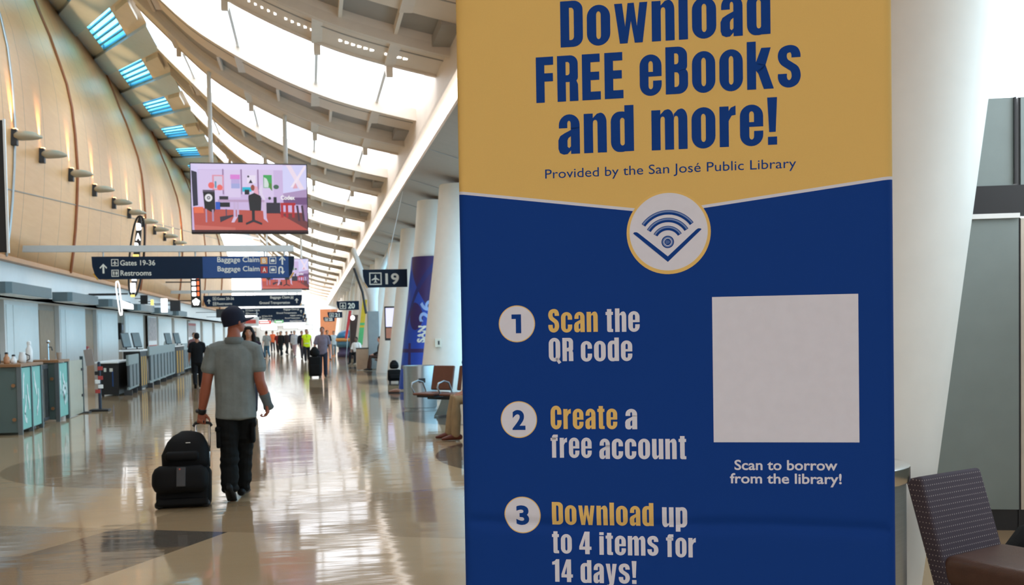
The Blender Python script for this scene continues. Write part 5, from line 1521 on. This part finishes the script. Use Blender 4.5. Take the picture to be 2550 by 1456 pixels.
def person(label, loc, rz, h=1.74, pose=None, skin_rgb=(196, 142, 112), top=(60, 60, 66), legs=(34, 36, 44), shoes=(28, 26, 26), hair=(36, 26, 22), style='short',
           voxel=0.016, sleeve=0.5, girth=1.0, head_yaw=0, head_pitch=0, group=None, hem=0.80, seated=False, extra=None):
    p = dict(DEF); p.update(pose or {})
    s = h/1.75
    def J(k): return Vector(p[k])*s
    t = thing('person', label, 'person', loc, rz, group)
    dz = p['dz']*s
    ln = p['lean']
    def T(y, z): return (0, (y+ln*(z-.92))*s, z*s+dz)
    gw = girth
    body = MB()
    body.tube([T(0, .88), T(0, 1.0), T(0, 1.12), T(-.005, 1.28), T(-.01, 1.39), T(-.012, 1.45), T(0, 1.52), T(.012, 1.57)],
              [(x*s*(gw if i < 5 else 1), y*s*(gw if i < 5 else 1)) for i, (x, y) in enumerate(((.145, .10), (.14, .10), (.135, .10), (.155, .105), (.15, .085), (.078, .07), (.058, .06), (.056, .058)))], 18)
    nb = Vector(T(0, 1.50))
    HM = Matrix.Translation(nb) @ Matrix.Rotation(R(-head_yaw), 4, 'Z') @ Matrix.Rotation(R(-head_pitch), 4, 'X') @ Matrix.Translation(-nb)
    hc = Vector(T(.022, 1.645))
    def hb(o, r, sg=14): body.ball((hc.x+o[0]*s, hc.y+o[1]*s, hc.z+o[2]*s), (r[0]*s, r[1]*s, r[2]*s), sg, 9, M=HM)
    hb((0, 0, .01), (.074, .094, .100)); hb((0, .028, -.055), (.056, .062, .062)); hb((0, .045, -.085), (.035, .04, .03))
    hb((0, .092, -.022), (.014, .022, .022)); hb((0, .088, .0), (.010, .012, .03))
    hb((-.079, -.002, -.020), (.013, .022, .034)); hb((.079, -.002, -.020), (.013, .022, .034))
    for sd in 'LR':
        a, b, c = J('sh'+sd)+Vector((0, 0, dz)), J('el'+sd)+Vector((0, 0, dz)), J('wr'+sd)+Vector((0, 0, dz))
        if ln: 
            for v in (a, b, c): v.y += ln*(v.z-dz-.92*s)
        p['_'+sd] = (a, b, c)
        m1 = a.lerp(b, .5); m2 = b.lerp(c, .35)
        inn = Vector((a.x*.62, a.y, a.z-.01*s))
        body.tube([inn, a, m1, b, m2, c], [x*s*p.get('armw', 1.0) for x in (.055, .054, .046, .040, .042, .028)], 12)
        d = (c-b).normalized(); d = (d+Vector((0, 0, -.25))).normalized() if not seated else d
        sx = -1 if sd == 'L' else 1
        hand(body, c, p.get('hd'+sd, d), p.get('hn'+sd, (-sx, .1, 0)), p.get('ht'+sd, (0, 1, .1)), p['curl'+sd], s)
        hp, k, an = J('hip'+sd)+Vector((0, 0, dz if not seated else 0)), J('kn'+sd), J('an'+sd)
        body.tube([hp+Vector((0, 0, .03*s)), hp.lerp(k, .45), k, k.lerp(an, .35), an], [.078*s, .068*s, .052*s, .052*s, .036*s], 12)
        td = Vector(p['toe'+sd]).normalized()
        body.tube([an-td*.03*s-Vector((0, 0, .03*s)), an+td*.06*s-Vector((0, 0, .04*s)), an+td*.14*s-Vector((0, 0, .045*s))], [.035*s, .035*s, .028*s], 10)
    soft(body, 'body', voxel, skin(skin_rgb), t)
    # shirt
    sh_ = MB()
    zs = [hem, .90, 1.02, 1.14, 1.28, 1.385, 1.445]
    rr = [(.178, .135), (.172, .132), (.168, .130), (.172, .132), (.182, .132), (.165, .105), (.085, .078)]
    if seated: zs, rr = zs[1:], rr[1:]
    sh_.tube([T(-.002, z) for z in zs], [(a*s*gw, b*s*gw) for a, b in rr], 20, pw=2.3, dome=.25)
    for sd in 'LR':                                          # shoulder slope into the sleeve
        a = p['_'+sd][0]
        sh_.tube([Vector((a.x*.22, a.y-.004, a.z+.020*s)), Vector((a.x*.65, a.y-.002, a.z+.012*s)), a+Vector((0, 0, -.005*s))], [(.072*s, .072*s), (.074*s, .076*s), (.066*s, .068*s)], 14)
        sh_.tube([Vector((a.x*.62, a.y, a.z-.20*s)), Vector((a.x*.80, a.y, a.z-.06*s))], [.07*s, .07*s], 12)
    for sd in 'LR':
        a, b, c = p['_'+sd]
        q = [Vector((a.x*.55, a.y, a.z-.005*s)), a.copy()]
        rd = [.068*s, .067*s]
        if sleeve <= 1.0:
            q += [a.lerp(b, sleeve*.6), a.lerp(b, sleeve)]; rd += [.067*s, .074*s]
        else:
            q += [a.lerp(b, .55), b.copy(), b.lerp(c, .5), b.lerp(c, min(.96, sleeve-1.0))]; rd += [.062*s, .055*s, .048*s, .042*s]
        sh_.tube(q, [r*gw**.5 for r in rd], 14, dome=.2)
    so = soft(sh_, 'shirt', voxel, cloth(top), t, 3)
    # trousers
    tr = MB()
    for sd in 'LR':
        hp, k, an = J('hip'+sd)+Vector((0, 0, dz if not seated else 0)), J('kn'+sd), J('an'+sd)
        lo = p.get('loose', 1.0)
        tr.tube([hp+Vector((0, 0, -.06*s if not seated else .0)), hp.lerp(k, .4), k, k.lerp(an, .45), an+Vector((0, 0, .0))], [x*s for x in (.092*gw, .088*gw**.5*lo, .076*lo, .072*lo, .066*lo)], 14)
    if seated:
        hm_ = (J('hipL')+J('hipR'))/2
        tr.tube([hm_+Vector((-.07*s, -.02, .0)), hm_+Vector((.07*s, -.02, .0))], [.115*s, .115*s], 14)
        tr.tube([hm_+Vector((0, 0, -.02)), hm_+Vector((0, -.01, .12*s))], [(.165*s, .12*s), (.16*s, .12*s)], 14)
    else:
        tr.tube([T(0, .80), T(0, .88), T(0, 1.0)], [(.155*s*gw, .115*s*gw), (.160*s*gw, .120*s*gw), (.150*s*gw, .112*s*gw)], 16)
    to = soft(tr, 'trousers', voxel, cloth(legs), t, 2)
    if voxel < .01:                                          # folds behind the knees and above the shoes
        nrm_ = [v.normal.copy() for v in to.data.vertices]; nrs_ = [v.normal.copy() for v in so.data.vertices]
        for v in to.data.vertices:
            z = v.co.z; k = .011*math.exp(-((z-.42)/.15)**2)+.011*math.exp(-((z-.15)/.08)**2)+.005
            v.co += nrm_[v.index]*k*(noise.noise(Vector((v.co.x*9, v.co.y*9, z*22)))+.6*noise.noise(Vector((v.co.x*5+3, v.co.y*5, z*11+7))))
        for v in so.data.vertices:
            z = v.co.z
            v.co += nrs_[v.index]*.010*noise.noise(Vector((v.co.x*11, v.co.y*11, z*4)))*min(1, max(0, (1.35-z)/.3))
    for sd in 'LR':
        an = J('an'+sd); td = Vector(p['toe'+sd]).normalized()
        up = Vector((0, 0, 1)); up = (up-td*up.dot(td)).normalized()
        sm = MB(); sole = an-up*.055*s
        sm.tube([sole-td*.075*s+up*.02*s, sole-td*.02*s+up*.030*s, sole+td*.07*s+up*.022*s, sole+td*.15*s+up*.005*s, sole+td*.19*s], [(.036*s, .040*s), (.044*s, .050*s), (.048*s, .042*s), (.046*s, .028*s), (.034*s, .020*s)], 12, ref=tuple(td.cross(up)))
        sm.tube([an-td*.01*s-up*.02*s, an-td*.012*s+up*.04*s], [.050*s, .047*s], 12)
        sm.v = [Vector((v.x, v.y, max(v.z, 0.002))) for v in sm.v]
        o = soft(sm, 'shoe', min(voxel, .012), cloth(shoes, .5), t, 2)
        for v in o.data.vertices: v.co.z = max(v.co.z, 0.002)
    # hair
    if style != 'none' and style != 'cap':
        hr = MB()
        def hh(o, r): hr.ball((hc.x+o[0]*s, hc.y+o[1]*s, hc.z+o[2]*s), (r[0]*s, r[1]*s, r[2]*s), 14, 9, M=HM)
        hh((0, -.018, .035), (.084, .095, .090)); hh((0, -.035, -.01), (.080, .080, .085))
        if style == 'long':
            hh((0, .010, .078), (.084, .086, .046))
            for sx in (-1, 1): hh((sx*.060, .045, .045), (.028, .036, .046))
            for sx in (-1, 1):
                hr.tube([HM @ Vector((hc.x+sx*.055*s, hc.y+.01*s, hc.z+.07*s)), HM @ Vector((hc.x+sx*.088*s, hc.y-.01*s, hc.z-.02*s)), HM @ Vector((hc.x+sx*.105*s, hc.y-.01*s, hc.z-.14*s)), HM @ Vector((hc.x+sx*.115*s, hc.y+.03*s, hc.z-.27*s))], [.035*s, .038*s, .045*s, .035*s], 10)
            hr.tube([hc+Vector((0, -.06*s, .02*s)), hc+Vector((0, -.085*s, -.12*s)), hc+Vector((0, -.09*s, -.28*s))], [(.085*s, .04*s), (.11*s, .05*s), (.10*s, .035*s)], 14)
        soft(hr, 'hair', min(voxel, .012), cloth(hair, .6), t, 2)
    for sx in (-1, 1):
        e = MB(); e.ball((hc.x+sx*.030*s, hc.y+.082*s, hc.z+.012*s), (.012*s, .010*s, .007*s), 8, 6, M=HM); e.build('eye', M_dark, t)
    e = MB(); e.tube([HM @ Vector((hc.x-.022*s, hc.y+.088*s, hc.z-.062*s)), HM @ Vector((hc.x, hc.y+.095*s, hc.z-.063*s)), HM @ Vector((hc.x+.022*s, hc.y+.088*s, hc.z-.062*s))], .006*s, 6)
    e.build('mouth', mat('lip', (150, 84, 76), .5) if 'lip' not in bpy.data.materials else bpy.data.materials['lip'], t)
    if extra: extra(t, s, hc, HM, p)
    return t

# ---- the man with the cap
def man_extra(t, s, hc, HM, p):
    navy = cloth((24, 28, 46), .7)
    c = MB()
    tilt = Matrix.Translation(hc) @ Matrix.Rotation(R(13), 4, 'X') @ Matrix.Translation(-hc)
    M_ = HM @ tilt
    vs, fs = [], []
    SEG, RG = 28, 9
    for i in range(RG+1):
        ph = (PI/2)*i/RG
        for k in range(SEG):
            th = 2*PI*k/SEG
            rx, ry, rz_ = .091*s, .112*s, .118*s
            sq = 1.0+.04*math.cos(th)**2*0
            vs.append((hc.x+rx*math.sin(ph+.02)*math.cos(th), hc.y-.008+ry*math.sin(ph+.02)*math.sin(th), hc.z+.018*s+rz_*math.cos(ph)**.85))
    for k in range(SEG):
        th = 2*PI*k/SEG
        vs.append((hc.x+.090*s*math.cos(th), hc.y-.008+.110*s*math.sin(th), hc.z-.030*s))
    for i in range(RG+1):
        for k in range(SEG): fs.append((i*SEG+k, (i+1)*SEG+k, (i+1)*SEG+(k+1) % SEG, i*SEG+(k+1) % SEG))
    fs.append(tuple(range(SEG)))
    c.add(vs, fs, 0, M_)
    cp = c.build('cap', navy, t, smooth=True)
    cp['label'] = 'navy baseball cap'
    b = MB()
    vs, fs = [], []
    for side in (0, 1):
        for i in range(2):
            for k in range(15):
                a = R(180*k/14)
                x = .082*s*math.cos(a); yi = .085*s*math.sin(a)+.02*s
                y = yi if i == 0 else yi+.085*s*math.sin(a)**.6
                z = hc.z-.012*s-.22*x*x/s*1.0*2-(.012 if i else 0)*s-side*.006
                vs.append((hc.x+x, hc.y+y, z))
    for k in range(14):
        fs += [(k, k+1, 15+k+1, 15+k), (30+k, 45+k, 45+k+1, 30+k+1), (15+k, 15+k+1, 45+k+1, 45+k), (k, 30+k, 30+k+1, k+1)]
    b.add(vs, fs, 0, M_)
    b.build('brim', navy, cp, smooth=True)
    col = MB()                                              # shirt collar
    col.tube([Vector((0, -.012*s, 1.425*s)), Vector((0, -.006*s, 1.487*s))], [(.098*s, .092*s), (.080*s, .078*s)], 20, cap=False)
    col.build('collar', cloth((112, 120, 120), .85), [c_ for c_ in t.children if c_.name.startswith('shirt')][0], smooth=True)
    a, el, wr = p['_R']
    br = MB(); dd = (wr-el).normalized()
    br.tube([el.lerp(wr, .58), el.lerp(wr, .8), wr, wr+dd*.045*s], [(.050*s, .050*s), (.045*s, .044*s), (.042*s, .038*s), (.050*s, .034*s)], 16)
    br.build('wrist_brace', mat('grey knit brace', (96, 106, 108), .9, var=.1, scale=60), t, smooth=True)['label'] = 'grey elastic wrist brace'
    a, el, wr = p['_L']; dd = (wr-el).normalized()
    wt = MB(); wt.tube([wr-dd*.030*s, wr-dd*.004*s], [.040*s, .040*s], 16); wt.build('watch_strap', M_black, t)
    wf = MB(); wf.tube([wr-dd*.018*s+Vector((-.034, -.02, .0)), wr-dd*.018*s+Vector((-.046, -.024, .0))], .017*s, 12); wf.build('watch_case', M_charcoal, t)
    tro = [c_ for c_ in t.children if c_.name.startswith('trousers')][0]
    for sx, z, y in ((-1, .60, -.04), (1, .63, .03)):
        k = MB(); k.rbox(sx*.155-.022 if sx < 0 else sx*.150-.018, sx*.155+.022 if sx < 0 else sx*.150+.022, y-.085, y+.085, z-.10, z+.09, .016, 3); k.build('cargo_pocket', cloth((12, 14, 15)), tro, smooth=True)
        k = MB(); k.rbox(sx*.160-.024, sx*.160+.024, y-.092, y+.092, z+.055, z+.10, .010, 2); k.build('pocket_flap', cloth((12, 14, 15)), tro, smooth=True)
person('man in navy cap, grey polo and black cargo trousers pulling a rolling suitcase', (-.705, 9.74, 0), 0, 1.80,
       dict(shL=(-.195, -.01, 1.375), elL=(-.248, -.03, 1.085), wrL=(-.306, .034, .805), shR=(.190, -.01, 1.375), elR=(.222, -.05, 1.085), wrR=(.282, .03, .870),
            loose=1.14, armw=1.18, hipL=(-.085, 0, .90), knL=(-.065, -.05, .48), anL=(-.055, -.20, .135), hipR=(.092, 0, .90), knR=(.052, .10, .47), anR=(.030, .15, .085),
            toeL=(.10, .78, -.62), toeR=(.15, 1, 0), hdL=(0, 0, -1), hnL=(0, -1, 0), htL=(1, 0, 0), curlL=74, hdR=(.02, .1, -1), hnR=(-1, .2, 0), htR=(.2, 1, 0), curlR=42),
       skin_rgb=(158, 90, 66), top=(122, 130, 130), legs=(12, 14, 15), shoes=(12, 12, 14), style='cap', voxel=.0068, sleeve=.60, girth=1.06, head_yaw=58, head_pitch=-4, hem=.755, extra=man_extra)

# his luggage
rc = thing('suitcase', 'black rolling suitcase pulled by the man in the cap', 'suitcase', (-1.165, 9.36, 0))
TL = Matrix.Rotation(R(-17), 4, 'X')
e = MB(); e.rbox(-.235, .235, -.02, .25, .045, .40, .05, 5, M=TL); o = e.build('shell', M_bag, rc); smooth_by_angle(o, 60)
e = MB(); e.tube([(-.19, -.075, .25), (.17, -.075, .25)], [(.125, .10), (.125, .10)], 22, ref=(0, 0, 1), M=TL, pw=3.0); o = e.build('front_pocket', M_bag, rc, smooth=True)
e = MB(); e.rbox(-.035, .045, -.185, -.165, .17, .345, .006, 2, M=TL); st_ = e.build('zip_panel', M_charcoal, rc)
e = MB(); e.ball((-.005, -.19, .325), (.008, .004, .008), 8, 6, M=TL); e.build('red_stud', mat('dull red stud', (190, 90, 80), .4), st_)
e = MB(); e.rbox(-.225, .225, -.05, .20, .02, .09, .02, 3, M=TL); e.build('base', M_bag, rc)
for sx in (-.205, .205):
    e = MB(); e.tube([(sx-.014, .01, .035), (sx+.014, .01, .035)], .033, 16); e.build('wheel', M_dark, rc)
for x in (.09, .215):
    e = MB(); e.tube([(x, .16, .40), (x, .16, .80)], .010, 10, M=TL); e.build('handle_rod', M_chrome, rc)
e = MB(); e.tube([(.075, .16, .79), (.09, .16, .815), (.15, .16, .822), (.215, .16, .815), (.23, .16, .79)], .016, 10, M=TL); e.build('handle_grip', M_dark, rc, smooth=True)
for x in (.02, .06):
    e = MB(); e.tube([(x, .16, -.02), (x, .16, .05)], .010, 8, M=TL); e.build('stub_foot', M_chrome, rc)
bp_ = thing('backpack', 'black backpack strapped on top of the rolling suitcase', 'backpack', (-1.165, 9.36, 0))
e = MB()
e.tube([(.02, .03, .39), (.02, .02, .46), (.040, .03, .56), (.058, .04, .63), (.065, .045, .675)], [(.205, .12), (.212, .13), (.190, .115), (.160, .095), (.120, .06)], 24, M=TL, pw=2.8, dome=.5)
e.build('pack', M_bag, bp_, smooth=True)
e = MB(); e.tube([(-.12, -.115, .455), (.13, -.115, .455)], [(.045, .035), (.045, .035)], 14, ref=(0, 0, 1), M=TL); e.build('lower_pocket', M_bag, bp_, smooth=True)
e = MB(); e.box(.035, .075, -.118, -.104, .575, .580, M=TL); e.build('white_logo_tag', M_ceramic, bp_)
e = MB(); e.tube([(.03, .06, .70), (.06, .06, .725), (.09, .06, .70)], .009, 8, M=TL); e.build('grab_loop', M_charcoal, bp_)

# ---- passengers and staff
walkA = dict(knL=(-.09, .16, .52), anL=(-.085, .20, .09), knR=(.09, -.02, .49), anR=(.085, -.24, .15), toeR=(0, .8, -.5))
walkB = dict(knR=(.09, .16, .52), anR=(.085, .20, .09), knL=(-.09, -.02, .49), anL=(-.085, -.24, .15), toeL=(0, .8, -.5))
person('woman with long dark hair and dark top walking this way', (-1.17, 20.0, 0), R(180), 1.70, walkA, skin_rgb=(176, 122, 94), top=(38, 26, 40), legs=(40, 40, 50), hair=(20, 14, 14), style='long', voxel=.012, sleeve=.9, girth=.95)
person('person in black tee and dark trousers walking away, left of the man in the cap', (-3.24, 30.3, 0), R(8), 1.62, walkB, skin_rgb=(160, 110, 84), top=(14, 15, 19), legs=(18, 19, 22), hair=(20, 18, 20), voxel=.014, sleeve=.8, girth=1.05)
person('man in lavender shirt walking this way beside a tall black suitcase', (.42, 35.9, 0), R(180), 1.76, dict(walkA, elL=(-.24, -.04, 1.12), wrL=(-.26, -.02, .88), elR=(.26, .02, 1.13), wrR=(.29, .12, .93)), skin_rgb=(172, 116, 92), top=(122, 112, 126), legs=(42, 46, 60), hair=(34, 26, 24), voxel=.014, sleeve=.8)
luggage('suitcase', 'tall black suitcase rolled by the man in the lavender shirt', (.14, 35.5, 0), .42, .30, .74)
t = thing('bag', 'black bag strapped on the tall suitcase of the man in lavender', 'bag', (.14, 35.5, .76))
e = MB(); e.tube([(0, 0, .05), (0, 0, .15), (0, .0, .27)], [(.17, .12), (.18, .13), (.10, .08)], 14); e.build('pack', M_bag, t, smooth=True)
e = MB(); e.tube([(-.05, 0, .28), (0, 0, .33), (.05, 0, .28)], .01, 6); e.build('grab_loop', M_charcoal, t)
def vest_extra(t, s, hc, HM, p):
    for z in (.97,):
        e = MB(); e.tube([(0, 0, z*s), (0, 0, (z+.05)*s)], [(.182*s, .148*s)]*2, 20, cap=False); e.build('reflective_band', mat('silver tape', (206, 216, 190), .3), t)
    e = MB(); e.tube([(-.03, .10, 1.44*s), (.0, .142*s, 1.25*s), (.03, .10, 1.44*s)], .010, 6); e.build('lanyard', M_charcoal, t)
person('worker in a yellow high visibility vest walking this way', (-.19, 55.7, 0), R(180), 1.76, walkB, skin_rgb=(166, 112, 88), top=(206, 232, 40), legs=(30, 32, 40), hair=(30, 24, 22), voxel=.016, sleeve=.25, girth=1.08, extra=vest_extra)
person('person in dark charcoal clothes at the middle of the far crowd', (-1.98, 71, 0), R(150), 1.72, walkA, top=(30, 30, 32), legs=(24, 30, 34), hair=(24, 20, 20), voxel=.02, sleeve=1.9)
person('person in brown and black beside the one in dark clothes, far crowd', (-1.74, 77, 0), R(215), 1.72, walkB, top=(52, 38, 36), legs=(40, 40, 40), hair=(24, 20, 20), voxel=.02, sleeve=1.9)
person('person in pale top and pinkish trousers in the far crowd, left of the yellow vest', (-1.02, 68, 0), R(160), 1.74, walkA, top=(196, 200, 208), legs=(190, 160, 166), hair=(140, 140, 140), voxel=.02, sleeve=1.9)
person('person in dark jacket directly left of the yellow vest, farther off', (-.50, 62, 0), R(200), 1.70, walkB, top=(26, 28, 36), legs=(60, 60, 68), hair=(22, 18, 18), voxel=.02, sleeve=1.9)
person('person in grey top and blue jeans in the far crowd', (-2.75, 66, 0), R(20), 1.74, walkA, top=(150, 152, 150), legs=(70, 110, 136), hair=(60, 40, 30), voxel=.02, sleeve=.9)
person('person in orange top in the far crowd', (-3.15, 88, 0), R(175), 1.80, walkB, top=(240, 112, 70), legs=(60, 60, 70), hair=(30, 26, 40), voxel=.02, sleeve=.9)
person('person in green and dark clothes just right of the long haired woman', (-2.85, 54, 0), R(180), 1.68, walkB, top=(58, 60, 52), legs=(48, 42, 44), hair=(40, 26, 22), voxel=.02, sleeve=1.9)
person('person in teal trousers and beige top deep in the crowd', (-2.65, 92, 0), R(30), 1.72, walkA, top=(206, 164, 128), legs=(60, 96, 104), hair=(120, 80, 50), voxel=.02, sleeve=.9)
person('person in dark top standing right of the man in lavender, farther off', (.95, 58, 0), R(200), 1.70, walkA, top=(24, 24, 28), legs=(160, 164, 176), hair=(16, 14, 14), voxel=.02, sleeve=.9)
person('person in white and blue far off near the blue topped kiosk', (1.55, 68, 0), R(180), 1.66, walkB, top=(200, 214, 222), legs=(120, 140, 150), hair=(60, 50, 44), voxel=.02, sleeve=1.9)
person('clerk with dark tied hair behind the check-in counters', (-5.85, 43.6, 0), R(-60), 1.60, None, skin_rgb=(150, 100, 78), top=(206, 206, 200), legs=(40, 40, 46), hair=(16, 12, 12), voxel=.016, sleeve=.9)
person('person with short brown hair at the counters, beside the black tee', (-4.55, 41.6, 0), R(-150), 1.66, None, skin_rgb=(200, 150, 126), top=(120, 90, 92), legs=(40, 42, 50), hair=(96, 74, 58), voxel=.016, sleeve=.9)
person('person in dark red top far back between the grey top and the dark clothes', (-2.55, 82, 0), R(170), 1.66, walkA, top=(120, 44, 46), legs=(50, 40, 40), hair=(30, 22, 20), voxel=.022, sleeve=.9)
person('person in navy jacket far back left of the pale top', (-1.75, 98, 0), R(10), 1.78, walkB, top=(34, 42, 66), legs=(40, 42, 50), hair=(20, 18, 18), voxel=.022, sleeve=1.9)
person('person in white shirt far back behind the yellow vest', (-.20, 92, 0), R(190), 1.72, walkA, top=(224, 226, 226), legs=(70, 72, 80), hair=(60, 46, 36), voxel=.022, sleeve=.9)
person('person in tan coat far back at the left shops', (-4.0, 95, 0), R(120), 1.74, None, top=(176, 140, 104), legs=(70, 62, 56), hair=(50, 36, 30), voxel=.022, sleeve=1.9)
# seated
def sit(hz=.50, fwd=.44, drop=.0, spread=.10):
    return dict(hipL=(-spread, 0, hz), hipR=(spread, 0, hz), knL=(-spread-.02, fwd, hz+.02), knR=(spread+.02, fwd, hz+.02), anL=(-spread-.01, fwd+drop, .09), anR=(spread+.01, fwd+.05+drop, .09),
                dz=hz-.92, wrL=(-.14, .30, 1.02), wrR=(.14, .30, 1.02), elL=(-.24, .05, 1.12), elR=(.24, .05, 1.12), toeL=(0, 1, 0), toeR=(0, 1, 0))
person('seated person in khaki trousers and brown shoes at the left edge of the banner', (2.43, 14.02, 0), R(90), 1.76, sit(.56, .43, .02, .13), skin_rgb=(176, 124, 100), top=(58, 52, 50), legs=(150, 128, 98), shoes=(92, 46, 34), hair=(40, 30, 26), voxel=.012, sleeve=1.9, seated=True)
person('seated person in white shirt beside the tan cabinet', (2.25, 50.2, 0), R(150), 1.72, sit(.515, .42, .04, .12), skin_rgb=(110, 76, 60), top=(236, 238, 240), legs=(24, 24, 28), hair=(20, 16, 16), voxel=.016, sleeve=.9, seated=True)
person('seated person in a dark jacket behind the cream column, past the suitcase', (2.78, 40.6, 0), R(90), 1.72, sit(.56, .42, .03, .1), skin_rgb=(206, 150, 130), top=(34, 32, 34), legs=(70, 52, 46), hair=(30, 24, 24), voxel=.016, sleeve=1.9, seated=True)
t = thing('stool', 'plain stool under the seated person in the white shirt', 'stool', (2.25, 50.2, 0))
e = MB(); e.rbox(-.2, .2, -.2, .2, .36, .40, .015, 2); e.build('seat', M_charcoal, t)
for sx in (-.15, .15):
    for sy in (-.15, .15):
        e = MB(); e.tube([(sx, sy, 0), (sx*.9, sy*.9, .37)], .015, 8); e.build('leg', M_steel, t)
